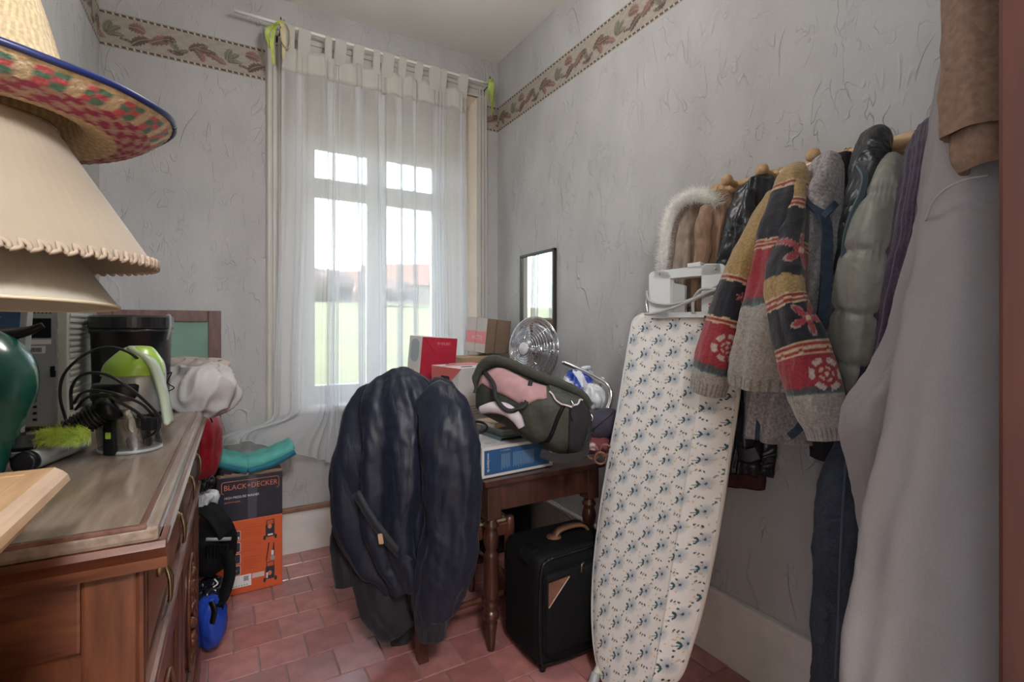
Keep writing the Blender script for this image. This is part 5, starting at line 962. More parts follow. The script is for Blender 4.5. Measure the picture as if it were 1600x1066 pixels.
for p in (onbag(.70, PI*.80, .012), onbag(.95, PI*.80, .012)): mesh_obj('zip_pull', *tube([p+Z*.012, p+R*.006-F*.004, p-Z*.014], .0032, 6, 8), M_CHROME, db, True); mesh_obj('pull_cord', *tube([p-Z*.012, p-Z*.035-R*.004, p-Z*.06+R*.004], .0045, 6, 8), M_BPLAS, db, True)
mesh_obj('lining_roll', *tube([PD(752, 641, 1.90), PD(770, 637, 1.87), PD(790, 640, 1.85), PD(806, 652, 1.83), PD(815, 668, 1.825)], [.016, .022, .024, .022, .014], 14, 30), M_FLAPW, db, True)
mesh_obj('handle', *ribbon([onbag(.16, PI*.62, .016), PD(771, 600, 1.86), PD(775, 622, 1.84), PD(790, 640, 1.815), PD(805, 641, 1.81), PD(822, 630, 1.82), onbag(.47, PI*.66, .016)], unit(R+Z*.4), .016, .006), M_DOLIVE, db, True)
mesh_obj('shoulder_strap', *ribbon([onbag(.98, PI*.9, .0), PD(918, 690, 1.80), PD(908, 712, 1.79), PD(870, 716, 1.79), PD(845, 708, 1.80)], Z, .03, .005), M_DOLIVE, db)
# chrome tube frame with plastic bags and cushions in the corner of the table
tf = thing('chrome_tube_frame', 'bent chrome tube handle frame beside the fan', 'frame', PD(900, 690, 2.25)); mesh_obj('tube', *tube([PD(880, 566, 2.35), PD(905, 577, 2.3), PD(935, 592, 2.22), PD(951, 604, 2.17), PD(955, 622, 2.15), PD(948, 642, 2.13), PD(930, 665, 2.12), PD(918, 690, 2.12)], .0105, 12, 60), M_CHROME, tf, True); mesh_obj('grip', *tube([PD(935, 658, 2.12), PD(926, 674, 2.12), PD(919, 688, 2.12)], .0135, 12, 10), M_GPLAS, tf, True)
bw = thing('blue_white_bag', 'blue and white striped plastic bag heaped beside the fan', 'bag', PD(905, 630, 2.42))
V, Fc = blob(PD(907, 603, 2.32), .082, .09, .080, 71, .012, 30, wr=.022, m=110, n=70); kk = np.sin((V@unit(R*.9+Z*.5))*95+3*nz(V, 25, 9)); mesh_obj('bag_body', V, Fc, mat('striped_film', (.5, .5, .6), .35, 20, .1, attr=True), bw, True, paint=np.where(kk[:, None] > .15, np.array([.02, .05, .33]), np.array([.60, .62, .68])))
mesh_obj('knot', *tube([PD(905, 584, 2.30), PD(912, 576, 2.30), PD(922, 574, 2.31)], [.016, .012, .008], 10), M_WBAG, bw, True)
wb2 = thing('white_film_bag', 'crumpled white plastic bag inside the chrome tube frame', 'bag', PD(928, 640, 2.25)); mesh_obj('bag_body', *blob(PD(929, 618, 2.24), .052, .06, .058, 73, .010, 40, wr=.02), M_WBAG, wb2, True); mesh_obj('bag_ear', *tube([PD(932, 604, 2.26), PD(938, 594, 2.27), PD(944, 592, 2.27)], [.018, .012, .007], 10), M_WBAG, wb2, True)
dc_ = thing('dark_purple_cushion', 'dark purple cushion wedged between the duffel bag and the ironing board', 'cushion', PD(940, 700, 2.1)); mesh_obj('pad', *blob(PD(940, 662, 2.06), .085, .10, .055, 75, .006, 20, ax=(unit(R+Z*.3), F, unit(Z-R*.3))), mat('plum_cotton', (.035, .030, .050), .85, 20, .2), dc_, True); mesh_obj('piping', *tube([PD(905, 690, 1.96), PD(930, 668, 1.955), PD(957, 645, 1.96)], .004, 6), M_BPLAS, dc_, True)
fp = thing('patterned_cloth', 'red and blue patterned cloth with wooden rings under the duffel bag', 'cloth', PD(935, 725, 2.05)); V, Fc = blob(PD(930, 692, 2.04), .075, .09, .045, 77, .008, 30, wr=.010); kk = nz(V, 90, 78); mesh_obj('cloth_heap', V, Fc, mat('patterned_cotton', (.4, .2, .2), .85, 30, .1, attr=True), fp, True, paint=np.where(kk[:, None] > .5, np.array([.50, .40, .38]), np.where(kk[:, None] > -.1, np.array([.17, .035, .045]), np.array([.03, .05, .10]))))
for q, (u, v) in enumerate(((926, 708), (938, 716), (946, 704))): mesh_obj('wooden_ring', *tube([PD(u+9*math.cos(a), v+9*math.sin(a), 1.93-.01*q+.012*math.sin(a)) for a in np.linspace(0, 2*PI, 17)], .0045, 7, 33), mat('ring_wood', (.20, .10, .07), .4), fp, True)

# ================================================================== IRONING BOARD
ib = thing('ironing_board', 'ironing board with blue flower print cover leaning upright against the clothes', 'ironing board', (1.15, 1.25, 0))
BK, BS = 1.12, .20        # board plane x = BK + BS*z
def PB(u, v, off=0): r = ray(u, v); t = (BK+BS*CAMZ+off)/(r[0]-BS*r[2]); return O+r*t
Ledge = [(1003, 491), (990, 500), (985, 520), (975, 580), (965, 640), (952, 710), (940, 780), (931, 850), (926, 910), (925, 970), (931, 1030), (945, 1070), (965, 1090)]
Redge = [(1128, 489), (1140, 496), (1146, 515), (1144, 580), (1137, 640), (1128, 700), (1119, 760), (1108, 830), (1096, 890), (1083, 950), (1066, 1010), (1048, 1058), (1020, 1085)]
n, m = 520, 190
LE = cr([PB(*p) for p in Ledge], n); RE = cr([PB(*p) for p in Redge], n); s_ = np.linspace(0, 1, m)
bn = unit(np.array([-1, 0, BS]))      # towards the room
G = LE[:, None, :]*(1-s_)[None, :, None]+RE[:, None, :]*s_[None, :, None]
wd = np.linalg.norm(RE-LE, axis=1)[:, None]*s_[None, :]; ln = np.cumsum(np.r_[0, np.linalg.norm(np.diff((LE+RE)/2, axis=0), axis=1)])[:, None]*np.ones((1, m)); wd = wd-np.linalg.norm(RE-LE, axis=1)[:, None]*.5
G = G+bn*(.014*(1-(2*np.abs(s_-.5))**8))[None, :, None]-bn*(.035*sst(s_, .80, 1.0))[None, :, None]+bn*(.0015*nz(G, 30, 81)+.003*np.exp(-((s_-.80)/.012)**2)[None, :])[..., None]
col = np.ones((n, m, 3))*np.array([.70, .68, .65]); rs = np.random.RandomState(5)
ax_, bx_, by_ = .135, -.062, .047
def spot(cx, cy, rx, ry, ang, c, soft=False):
    global col
    i0 = np.searchsorted(ln[:, 0], cy-.03); i1 = np.searchsorted(ln[:, 0], cy+.03)
    if i1 <= i0: return
    dx = wd[i0:i1]-cx; dy = ln[i0:i1]-cy; ca, sa = math.cos(ang), math.sin(ang); p = (dx*ca+dy*sa)/rx; q = (-dx*sa+dy*ca)/ry; rr = np.hypot(p, q)
    w_ = np.clip(1-rr, 0, 1)**.8*.85*(.8+.2*np.sin(np.arctan2(q, p)*14)) if soft else (rr < 1)*1.0
    col[i0:i1] = col[i0:i1]*(1-w_[..., None])+np.array(c)*w_[..., None]
TEALP = (.020, .065, .085)
for j in range(-1, 30):
    for i in range(-4, 9):
        cx = -.2+i*ax_+(bx_*j) % ax_; cy = j*by_+.006*((i+j) % 2)
        if cx < -.30 or cx > .30: continue
        for q in range(9): spot(cx+rs.uniform(-.06, .06), cy+rs.uniform(-.022, .022), .0035, .003, 0, (.60, .46, .28))
        spot(cx, cy, .027, .027, 0, (.13, .23, .33), True); spot(cx, cy, .0045, .0045, 0, (.03, .07, .13))
        spot(cx-.027, cy+.002, .016, .0013, .05, (.12, .18, .22))
        for a in np.linspace(-1.2, 1.2, 7): spot(cx-.030+.012*math.cos(a), cy+.001+.010*math.sin(a), .0034, .0034, 0, TEALP)
        for dx, dy, an in ((.040, -.006, -.6), (.050, -.001, -.7), (.062, .003, .9), (-.038, .014, .2), (.018, -.022, -.6), (-.012, -.019, .6)): spot(cx+dx, cy+dy, .0046, .0027, an, TEALP)
V = G.reshape(-1, 3); Fc = [(i*m+j, i*m+j+1, (i+1)*m+j+1, (i+1)*m+j) for i in range(n-1) for j in range(m-1)]
mesh_obj('cover', V, Fc, mat('flower_print_cotton', (.6, .6, .6), .85, 14, .06, attr=True, bump=.12, bscale=300), ib, True, paint=col)
o2 = [p for p in np.vstack([LE[::8], (LE+.76*(RE-LE))[::-8]])]; inner = np.array(o2); mesh_obj('board_core', *loft([inner+bn*.004, inner-bn*.028]), M_WPLAS, ib); mesh_obj('cover_edge', *tube(np.vstack([G[::10, 0], G[::-10, -1], G[:1, 0]])-bn*.005, .007, 8, 240), mat('cover_edging', (.58, .55, .50), .85), ib, True)
def pq(pts, th=.022, off=.03): a = np.array([PB(u, v, -off) for u, v in pts]); return loft([a, a-bn*th])
rest = mesh_obj('iron_rest', *merge(pq(rrect(1014, -497, 1047, -426, 9)[::1] and [(u, -v) for u, v in rrect(1014, -497, 1047, -424, 8)]), pq([(u, -v) for u, v in rrect(1096, -494, 1134, -412, 9)]), pq([(1022, 424), (1125, 412), (1128, 428), (1022, 437)]), pq([(1025, 489), (1100, 487), (1100, 496), (1025, 496)])), M_WPLAS, ib)
mesh_obj('socket_block', *pq([(1074, 412), (1094, 409), (1095, 418), (1074, 420)], .03), M_WPLAS, rest); mesh_obj('rest_plate', *pq([(1043, 440), (1070, 446), (1070, 488), (1041, 488)], .01, .012), mat('grey_plate', (.40, .41, .40), .5), rest)
mesh_obj('red_print', *merge(*[pq([(1107, 474+i*5.2), (1116, 473+i*5.2), (1116, 476+i*5.2), (1107, 477+i*5.2)], .001, .0315) for i in range(4)]), M_PTXT, rest)
for u, v in ((1031, 428), (1118, 420)): mesh_obj('screw', *lathe([(.001, 0), (.004, 0), (.004, .002), (.001, .003)], PB(u, v, -.031), 12, bn), M_GPLAS, rest, True)
M_GCORD = mat('grey_cord', (.38, .39, .37), .5)
mesh_obj('cord', *merge(tube([PB(u, v, -.040) for u, v in ((1011, 455), (1012, 465), (1020, 473), (1045, 476), (1075, 470), (1105, 455), (1132, 440), (1136, 432))], .0048, 7, 50), tube([PB(u, v, -.046) for u, v in ((1008, 491), (1022, 490), (1050, 482), (1080, 470), (1110, 456), (1140, 448), (1160, 440))], .0052, 7, 50), tube([PB(u, v, -.042) for u, v in ((1083, 490), (1083, 472), (1088, 460), (1098, 452), (1120, 452), (1145, 452))], .0052, 7, 40)), M_GCORD, ib, True)
mesh_obj('cord', *tube([PB(1014, 455, .01), PB(1010, 470, .02), PB(1012, 488, .012), PB(1009, 491, 0)], .003, 6, 20), M_CHROME, ib, True)
M_LEGP = mat('cream_tube', (.56, .50, .43), .4)
mesh_obj('leg', *tube([PB(975, 800, .06), PB(948, 1000, .06), PD(928, 1064, 1.70)], .0135, 12, 16), M_LEGP, ib, True); mesh_obj('leg', *tube([PB(1060, 760, .07), PB(1030, 950, .07), PB(1025, 1085, .075)], .0135, 12, 16), M_LEGP, ib, True)
mesh_obj('rubber_foot', *tube([PD(931, 1052, 1.71), PD(926, 1070, 1.69)], .0165, 12, 5), M_GPLAS, ib, True)

# ================================================================== COAT RAIL AND CLOTHES
RX, RZ = 1.565, 1.745; M_BEECH = mat('beech_rail', (.52, .34, .18), .35, 12, .2, stretch=(5, .8, 5), col2=(.42, .26, .13), coat=.2)
rl = thing('coat_rail', 'round beech coat rail with turned rings on the right wall', 'coat rail', (RX, .8, RZ))
mesh_obj('rail', *tube([(RX, 1.24, RZ), (RX, .30, RZ)], .021, 20, 6), M_BEECH, rl, True)
for y in (1.195, .965, .735, .505): mesh_obj('ring', *merge(*[lathe([(.020, -.006), (.025, -.003), (.025, .003), (.020, .006)], (RX, y+d, RZ), 24, (0, 1, 0)) for d in (-.026, 0, .026)]), M_BEECH, rl, True)
for y in (1.12, .99, .83, .66, .50): mesh_obj('peg', *lathe([(.001, -.062), (.012, -.06), (.012, .02), (.011, .045), (.018, .055), (.021, .066), (.016, .076), (.001, .080)], (RX, y, RZ), 18, unit((-1, 0, .22))), M_BEECH, rl, True)
for y in (1.20, .34): mesh_obj('bracket', *box((RX-.01, y-.02, RZ-.03), (XR+.001, y+.02, RZ+.03), .004), M_BEECH, rl)

# maroon coat furthest back
def gm(name, col, rough=.85, sc=60, amt=.25, wr=.2, ws=8, **k): return mat(name, col, rough, sc, amt, bump=.18, bscale=350, wrinkle=wr, wscale=ws, stretch=(1, 1, .4), **k)
mc = thing('maroon_coat', 'maroon coat whose hem shows lowest behind the black coat', 'coat', (1.53, 1.08, .75)); cloth('body', [(1150, 330, 20, 1.56, .02), (1150, 450, 40, 1.56, .03), (1155, 600, 46, 1.56, .035), (1155, 700, 46, 1.56, .04), (1152, 758, 42, 1.56, .04)], gm('maroon_wool', (.060, .014, .016)), mc, k=6, amp=.2, seed=90); mesh_obj('hanging_loop', *tube([PX(1146, 332, 1.56), PX(1150, 320, 1.56), PX(1154, 332, 1.56)], .002, 6), M_BPLAS, mc, True)
# beige hooded coat with white fur
fc = thing('fur_hood_coat', 'beige coat with a white fur edged hood at the window end of the rail', 'coat', (1.5, 1.15, 1.3)); M_BGE = gm('beige_cloth', (.30, .235, .195)); M_FUR = mat('white_fur', (.80, .80, .77), .9, 60, .1)
cloth('body', [(1086, 316, 14, 1.52, .03), (1080, 350, 22, 1.52, .045), (1076, 400, 27, 1.52, .05), (1076, 480, 30, 1.52, .05), (1078, 600, 34, 1.52, .05)], M_BGE, fc, k=6, amp=.24, seed=91, n=60)
hp_ = [(1034, 440), (1037, 410), (1040, 380), (1044, 350), (1054, 326), (1070, 311), (1088, 305), (1106, 308), (1120, 318)]; hc = cr([PX(u, v, 1.46) for u, v in hp_], 60)
tv, tf_ = tube(hc, [.012, .017, .020, .021, .022, .020, .015], 12, 60); mesh_obj('fur_trim', tv, tf_, M_FUR, fc, True)
Vb = []; Fb = []
for i in range(9000):
    q = hc[rs.randint(60)]; d = unit(rs.normal(size=3)+np.array([-.25, 0, .1])); L_ = rs.uniform(.020, .042); s3 = unit(np.cross(d, rs.normal(size=3)))*.0009; b0_ = q+rs.normal(0, .004, 3); d2 = unit(d+rs.normal(0, .5, 3)); k_ = len(Vb); mid_ = b0_+d*L_*.6
    Vb += [b0_-s3, b0_+s3, mid_+s3*.7, mid_-s3*.7, mid_+d2*L_*.5]; Fb += [(k_, k_+1, k_+2, k_+3), (k_+3, k_+2, k_+4)]
fh = mesh_obj('fur_hair', np.array(Vb), Fb, M_FUR, fc); fh['kind'] = 'stuff'
# tan jacket
tj = thing('tan_jacket', 'tan cotton jacket with gathered sleeve between fur coat and black leather coat', 'jacket', (1.5, 1.08, 1.3)); M_TAN = gm('tan_cotton', (.29, .185, .125), wr=.35, ws=12)
cloth('body', [(1124, 304, 12, 1.52, .03), (1126, 330, 22, 1.50, .045), (1122, 370, 24, 1.49, .05), (1116, 420, 25, 1.49, .05), (1112, 500, 27, 1.49, .05), (1112, 590, 28, 1.50, .05)], M_TAN, tj, k=6, amp=.18, seed=92, wr=.006)
cloth('sleeve', [(1106, 325, 9, 1.46, .025), (1101, 355, 12, 1.44, .03), (1098, 390, 10, 1.44, .028), (1092, 430, 9, 1.44, .025), (1086, 480, 11, 1.44, .028)], M_TAN, tj, k=4, amp=.12, seed=93, n=50, m=48, wr=.005)
# black leather coat
bl_ = thing('black_leather_coat', 'black leather coat hanging behind the patterned cardigan', 'coat', (1.48, 1.0, 1.0)); M_LEA = mat('black_leather', (.010, .011, .015), .34, 40, .3, bump=.2, bscale=220, wrinkle=.45, wscale=8)
cloth('body', [(1188, 284, 16, 1.52, .03), (1186, 305, 32, 1.50, .055), (1176, 350, 36, 1.48, .065), (1168, 420, 42, 1.47, .07), (1165, 520, 40, 1.47, .07), (1168, 620, 34, 1.47, .06), (1168, 690, 34, 1.47, .06), (1166, 738, 34, 1.47, .055)], M_LEA, bl_, k=8, amp=.2, seed=94, n=90, m=96, wr=.006)
cloth('lapel', [(1172, 296, 8, 1.43, .012), (1170, 330, 10, 1.40, .014), (1172, 370, 9, 1.39, .014), (1176, 410, 6, 1.39, .012)], M_LEA, bl_, k=3, amp=.1, seed=95, n=30, m=36)
cloth('sleeve', [(1166, 560, 14, 1.42, .03), (1168, 640, 15, 1.42, .03), (1170, 722, 15, 1.42, .03)], M_LEA, bl_, k=3, amp=.08, seed=96, n=40, m=48); mesh_obj('cuff_tab', *ribbon([PX(1155, 708, 1.383), PX(1168, 712, 1.375), PX(1184, 708, 1.385)], Z, .035, .006), mat('dark_grey_cuff', (.03, .032, .04), .6), bl_)
# grey fleece
fl_ = thing('grey_fleece', 'speckled grey fleece with navy binding beside the patterned cardigan', 'fleece', (1.46, .85, 1.1)); M_FLE = mat('grey_fleece', (.30, .28, .28), .95, 130, .45, bump=.5, bscale=220, sheen=.3, wrinkle=.25); M_NBD = mat('navy_binding_cloth', (.025, .045, .075), .8, 60, .3)
cloth('body', [(1296, 243, 10, 1.52, .025), (1290, 262, 20, 1.51, .045), (1283, 310, 27, 1.49, .06), (1282, 380, 30, 1.48, .06), (1272, 460, 36, 1.47, .06), (1252, 540, 50, 1.46, .06), (1236, 620, 60, 1.46, .06), (1228, 688, 60, 1.46, .055)], M_FLE, fl_, k=7, amp=.15, seed=97, n=90, m=96)
cloth('collar', [(1300, 246, 12, 1.49, .02), (1292, 275, 17, 1.46, .025), (1280, 305, 20, 1.43, .025), (1286, 326, 12, 1.42, .02), (1288, 336, 5, 1.42, .015)], M_FLE, fl_, k=3, amp=.06, seed=98, n=36, m=48, hollow=False, wr=.002)
mesh_obj('front_binding', *ribbon([PX(1258, 302, 1.405), PX(1272, 322, 1.395), PX(1287, 340, 1.39), PX(1292, 365, 1.385), PX(1291, 430, 1.37), PX(1285, 490, 1.365), PX(1274, 545, 1.36)], [unit(R+Z*.4), unit(R+Z*.4), R, R, R, R, R], .028, .007), M_NBD, fl_); mesh_obj('collar_binding', *ribbon([PX(1287, 338, 1.388), PX(1299, 325, 1.39), PX(1306, 317, 1.40)], Z, .018, .007), M_NBD, fl_)
mesh_obj('hem_zip', *ribbon([PX(1182, 622, 1.365), PX(1184, 660, 1.365), PX(1183, 688, 1.365)], R, .012, .006), M_NBD, fl_); mesh_obj('pocket', *ribbon([PX(1234, 682, 1.36), PX(1246, 672, 1.36), PX(1252, 664, 1.36)], Z, .02, .006), M_NBD, fl_)
# black jacket behind the puffer
bj = thing('black_jacket', 'plain black jacket hanging between the fleece and the grey puffer', 'jacket', (1.54, .76, 1.0)); cloth('body', [(1322, 240, 12, 1.55, .02), (1320, 300, 26, 1.55, .03), (1312, 450, 34, 1.54, .04), (1305, 600, 34, 1.53, .045), (1300, 680, 28, 1.53, .045), (1299, 718, 26, 1.53, .045)], gm('black_cotton', (.010, .010, .012)), bj, k=5, amp=.15, seed=99); mesh_obj('hanging_loop', *tube([PX(1318, 242, 1.55), PX(1322, 232, 1.55), PX(1326, 242, 1.55)], .002, 6), M_BPLAS, bj, True)
# grey puffer
pj = thing('grey_puffer_jacket', 'olive grey quilted puffer jacket with a black collar on the rail', 'jacket', (1.43, .68, 1.1)); M_PUF = mat('grey_puffer_nylon', (.205, .200, .170), .52, 50, .12, bump=.08, bscale=200, wrinkle=.22, wscale=9, sheen=.15); M_PBLK = mat('black_puffer_nylon', (.014, .015, .018), .4, 50, .2, wrinkle=.5, wscale=10)
cloth('body', [(1382, 258, 18, 1.47, .045), (1379, 300, 32, 1.43, .06), (1371, 360, 40, 1.41, .07), (1360, 430, 42, 1.40, .075), (1350, 500, 40, 1.40, .07), (1342, 560, 36, 1.40, .065), (1338, 610, 32, 1.41, .06), (1336, 636, 29, 1.41, .055)], M_PUF, pj, k=4, amp=.06, seed=100, n=130, m=96, lumps=.11, wr=.004)
cloth('collar', [(1364, 212, 16, 1.50, .03), (1364, 222, 20, 1.48, .045), (1361, 245, 22, 1.46, .05), (1356, 275, 20, 1.43, .045), (1344, 305, 16, 1.41, .04), (1330, 345, 12, 1.40, .03), (1322, 390, 8, 1.40, .025), (1316, 430, 6, 1.41, .02)], M_PBLK, pj, k=4, amp=.07, seed=101, n=70, m=64, hollow=False)
mesh_obj('zip', *ribbon([PX(1342, 258, 1.385), PX(1351, 275, 1.375), PX(1347, 300, 1.37), PX(1332, 335, 1.365), PX(1322, 370, 1.365), PX(1317, 420, 1.37)], R, .014, .006), mat('steel_zip', (.10, .14, .16), .4, metal=.4), pj)
# purple knit
pk = thing('purple_knit', 'dark purple ribbed knit cardigan next to the puffer jacket', 'cardigan', (1.42, .55, 1.1)); M_PUR = mat('purple_wool', (.050, .026, .065), .95, 120, .5, bump=.5, bscale=260, sheen=.25, col2=(.022, .014, .022))
cloth('body', [(1450, 196, 12, 1.50, .03), (1450, 225, 20, 1.45, .045), (1444, 280, 22, 1.39, .05), (1434, 350, 22, 1.36, .05), (1419, 430, 22, 1.35, .05), (1402, 510, 21, 1.35, .045), (1384, 580, 18, 1.35, .045), (1368, 624, 14, 1.35, .04)], M_PUR, pk, k=16, amp=.20, seed=102, n=90, m=160); mesh_obj('hanging_loop', *tube([PX(1446, 198, 1.5), PX(1450, 188, 1.5), PX(1454, 198, 1.5)], .002, 6), M_PUR, pk, True)
# jeans
jn = thing('dark_jeans', 'dark blue denim trousers hanging low beside the pale coat', 'trousers', (1.35, .66, .5)); M_DEN = mat('dark_denim', (.022, .030, .046), .85, 200, .35, bump=.3, bscale=500, wrinkle=.5, wscale=9)
cloth('leg', [(1350, 600, 20, 1.38, .04), (1343, 690, 30, 1.38, .055), (1328, 770, 40, 1.37, .065), (1320, 850, 38, 1.36, .065), (1314, 920, 36, 1.36, .06), (1308, 1000, 34, 1.35, .06), (1303, 1090, 33, 1.35, .06)], M_DEN, jn, k=4, amp=.10, seed=103, n=90, m=72, wr=.006); mesh_obj('side_seam', *tube([PX(1322, 720, 1.285), PX(1317, 800, 1.28), PX(1313, 880, 1.275), PX(1310, 960, 1.275), PX(1305, 1060, 1.27)], .003, 6, 30), mat('denim_seam', (.05, .06, .08), .9), jn, True)
cloth('waist', [(1352, 520, 12, 1.40, .03), (1352, 570, 20, 1.39, .04), (1350, 605, 24, 1.38, .045)], M_DEN, jn, k=3, amp=.08, seed=104, n=24, m=48, hollow=False)

# patterned cardigan
MUST, NAV, REDC, CRE, GRY, DRK, STR = [np.array(c) for c in ((.37, .25, .105), (.013, .014, .022), (.30, .026, .038), (.55, .42, .28), (.335, .305, .275), (.075, .065, .07), (.28, .035, .03))]
M_KNIT = mat('jacquard_wool', (.5, .4, .3), .97, 150, .38, bump=.55, bscale=230, sheen=.25, attr=True)
def knit(bands, st, motifs):
    vs = np.array([q[1] for q in st], float); ts = np.linspace(0, 1, len(vs))
    def f(t, th, Rn):
        v = np.interp(t, ts, vs)+.5*np.sin(th*40); c = np.zeros(t.shape+(3,))
        for (v0, v1, q) in bands: c = np.where(((v >= v0) & (v < v1))[..., None], q, c)
        for (u, v0, rad, kind) in motifs:
            i = int(np.interp(v0, vs, ts)*(Rn.shape[0]-3)); row = Rn[i]; j = int(np.argmin(np.linalg.norm(row-(row.mean(0)+R*u-F*1.0), axis=1))); p0 = row[j]; d = Rn-p0; a = d@R; b = d@Z; rr = np.hypot(a, b*1.0)/rad; an = np.arctan2(b, a)
            near = (d@F < .08)
            if kind == 'flower':
                e = .62+.38*np.cos(5*an+.5); c = np.where((near & (rr < e*1.12))[..., None], np.array([.35, .26, .24]), c); c = np.where((near & (rr < e*.98))[..., None], np.array([.34, .055, .07]), c); c = np.where((near & (rr < .17))[..., None], CRE, c)
            else:
                c = np.where((near & (rr < 1) & (rr > .66) & (np.cos(6*an) > -.55))[..., None], np.array([.50, .40, .36]), c); c = np.where((near & (rr < .45) & (rr > .30) & (np.cos(5*an) > -.5))[..., None], np.array([.50, .36, .28]), c); c = np.where((near & (rr < .12))[..., None], CRE, c)
        last = v > (vs[-1]-20); c = np.where((last & (np.sin(th*2*PI*26) > .5))[..., None], c*.62, c)
        return c
    return f
def stripes(v): return [(v, v+2.5, CRE), (v+2.5, v+7, STR), (v+7, v+10, CRE)]
cg = thing('patterned_cardigan', 'chunky wool cardigan with red flowers, navy, mustard and grey bands', 'cardigan', (1.38, .98, 1.05))
stL = [(1212, 305, 12, 1.44, .03), (1196, 345, 20, 1.40, .045), (1174, 400, 25, 1.36, .05), (1155, 450, 28, 1.33, .05), (1140, 500, 30, 1.31, .05), (1124, 550, 31, 1.29, .05), (1111, 588, 27, 1.28, .045), (1105, 614, 24, 1.28, .04)]
bdL = [(0, 437, MUST)]+stripes(437)+[(447, 499, NAV)]+stripes(499)+[(509, 568, REDC), (568, 577, DRK), (577, 580, np.array([.05, .14, .13])), (580, 800, GRY)]
cloth('sleeve', stL, M_KNIT, cg, k=4, amp=.07, seed=110, n=170, m=150, wr=.003, colfn=knit(bdL, stL, [(.012, 541, .040, 'm'), (-.03, 466, .014, 'flower')]))
stB = [(1244, 264, 11, 1.46, .03), (1238, 285, 22, 1.44, .05), (1228, 340, 32, 1.40, .06), (1218, 400, 38, 1.37, .065), (1210, 460, 44, 1.34, .07), (1203, 520, 50, 1.31, .07), (1197, 565, 52, 1.30, .07), (1193, 606, 50, 1.30, .065)]
bdB = [(0, 300, MUST)]+stripes(300)+[(310, 384, NAV)]+stripes(384)+stripes(390)+[(400, 476, REDC), (476, 486, DRK), (486, 489, np.array([.05, .14, .13])), (489, 800, GRY)]
cloth('body', stB, M_KNIT, cg, k=5, amp=.10, seed=111, n=190, m=190, wr=.004, colfn=knit(bdB, stB, [(.0, 336, .022, 'flower'), (-.01, 438, .050, 'm')]))
stR = [(1244, 290, 12, 1.41, .03), (1238, 340, 15, 1.37, .035), (1228, 400, 22, 1.32, .045), (1224, 450, 26, 1.28, .05), (1232, 490, 29, 1.27, .055), (1252, 540, 34, 1.27, .055), (1266, 590, 37, 1.27, .055), (1277, 640, 34, 1.27, .05), (1287, 668, 28, 1.27, .045), (1291, 688, 25, 1.27, .04)]
bdR = [(0, 318, MUST)]+stripes(318)+stripes(325)+[(335, 440, NAV), (440, 466, MUST)]+stripes(466)+stripes(474)+[(484, 540, NAV)]+stripes(540)+stripes(548)+[(558, 604, REDC), (604, 612, DRK), (612, 615, np.array([.05, .14, .13])), (615, 800, GRY)]
cloth('sleeve', stR, M_KNIT, cg, k=4, amp=.08, seed=112, n=200, m=160, wr=.004, colfn=knit(bdR, stR, [(.005, 405, .050, 'flower'), (.015, 512, .042, 'flower'), (-.03, 590, .040, 'm')]))

# pale coat close to the door, with a brown jacket over it
M_PALE = mat('pale_grey_cotton', (.225, .20, .20), .8, 400, .06, bump=.12, bscale=500, wrinkle=.28, wscale=4); M_BRN = mat('brown_canvas', (.195, .115, .075), .85, 120, .22, bump=.25, bscale=500, wrinkle=.4, wscale=10)
pl = thing('pale_long_coat', 'long pale grey cotton coat hanging beside the door frame', 'coat', (1.0, .3, .6))
cloth('body', [(1565, -70, 50, .98, .05), (1570, 40, 70, .97, .07), (1566, 150, 80, .96, .08), (1556, 330, 98, .95, .085), (1542, 480, 108, .94, .09), (1528, 620, 116, .93, .09), (1514, 760, 132, .92, .09), (1500, 900, 142, .91, .09), (1490, 1010, 148, .90, .09), (1480, 1130, 150, .90, .09)], M_PALE, pl, k=5, amp=.13, seed=120, n=110, m=140, wr=.003, sup=.95, drift=.6)
cloth('sleeve', [(1524, -40, 14, 1.06, .04), (1508, 80, 16, 1.06, .04), (1488, 220, 20, 1.06, .04), (1472, 340, 25, 1.06, .042), (1446, 470, 32, 1.06, .045), (1410, 590, 38, 1.06, .048), (1376, 660, 45, 1.05, .05), (1380, 740, 39, 1.05, .05), (1383, 820, 27, 1.05, .045), (1388, 870, 19, 1.05, .04)], M_PALE, pl, k=4, amp=.08, seed=121, n=100, m=80, wr=.004)
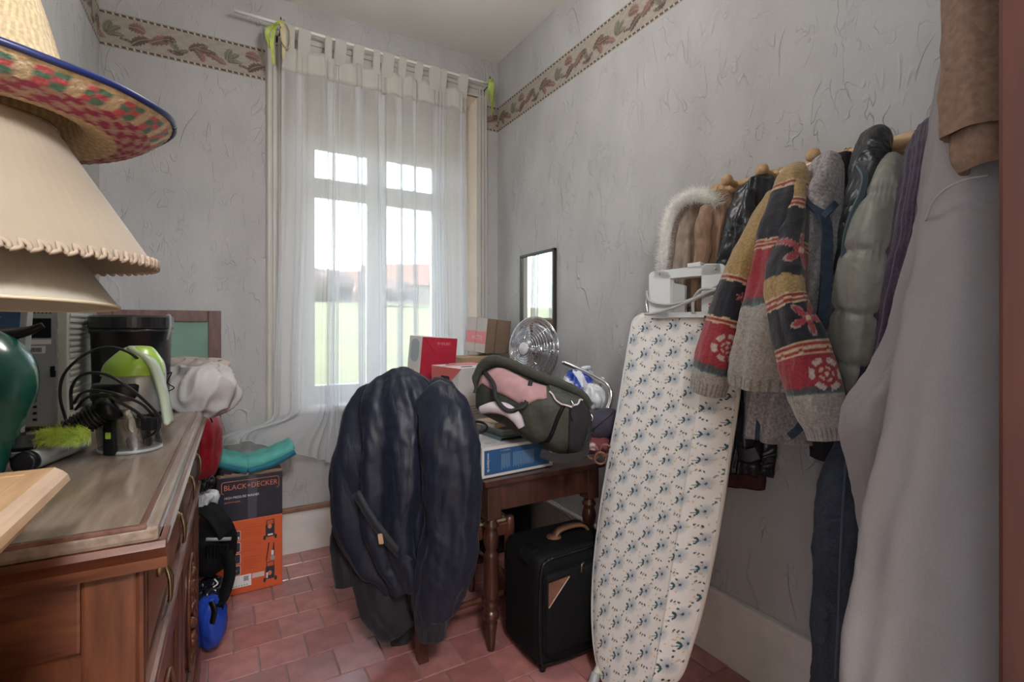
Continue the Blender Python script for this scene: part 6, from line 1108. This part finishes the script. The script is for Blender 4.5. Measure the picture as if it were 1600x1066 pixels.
mesh_obj('shoulder_seam', *tube([PX(1446, 345, .862), PX(1456, 318, .852), PX(1478, 295, .842), PX(1510, 280, .838), PX(1545, 274, .838)], .0016, 6, 40), mat('grey_stitching', (.27, .25, .245), .9), pl, True)
bjk = thing('brown_canvas_jacket', 'brown canvas jacket flap with zip hanging over the pale coat', 'jacket', (.95, .28, 1.4))
cloth('flap', [(1556, -70, 58, .88, .035), (1553, 20, 64, .87, .035), (1551, 100, 66, .86, .035), (1552, 180, 66, .855, .035), (1553, 206, 64, .855, .033)], M_BRN, bjk, k=4, amp=.05, seed=122, n=60, m=80, sup=.55, wr=.003)
cloth('lower_flap', [(1562, 205, 58, .865, .028), (1562, 235, 60, .862, .028), (1566, 262, 52, .862, .025)], M_BRN, bjk, k=4, amp=.04, seed=123, n=24, m=64, sup=.55, wr=.002)
mesh_obj('placket', *ribbon([PX(1558, -40, .832), PX(1556, 50, .826), PX(1554, 100, .822)], R, .022, .004), M_BRN, bjk); mesh_obj('flap_seam', *tube([PX(1505, -30, .838), PX(1505, 60, .828), PX(1506, 150, .822), PX(1508, 205, .822)], .0012, 5, 20), mat('brown_stitch', (.12, .07, .045), .9), bjk, True)
zt = [PX(1520+i*5.5, 216-.25*i, .828) for i in range(13)]; zz = mesh_obj('zip_tape', *ribbon([zt[0], zt[6], zt[-1]], Z, .012, .004), M_BPLAS, bjk); mesh_obj('zip_teeth', *merge(*[box(p-np.array([.0016, .0016, .004])-F*.003, p+np.array([.0016, .0016, .004])-F*.003) for p in zt]), M_BRASS, zz)
for y0 in (.36,): 
    hk = thing('coat_hook', 'dark iron coat hook on the wall beside the door frame', 'hook', (1.02, YF, 1.86)); mesh_obj('plate', *box((.99, YF-.001, 1.80), (1.05, YF+.008, 1.92), .003), M_BPLAS, hk); mesh_obj('hook_arm', *tube([(1.02, YF+.004, 1.86), (1.02, YF+.07, 1.84), (1.02, YF+.11, 1.87), (1.02, YF+.115, 1.91)], .007, 8), M_BPLAS, hk, True)
# ------------------------------------------------------------------ tidy
for o in bpy.data.objects:
    if '_base' in o: del o['_base']
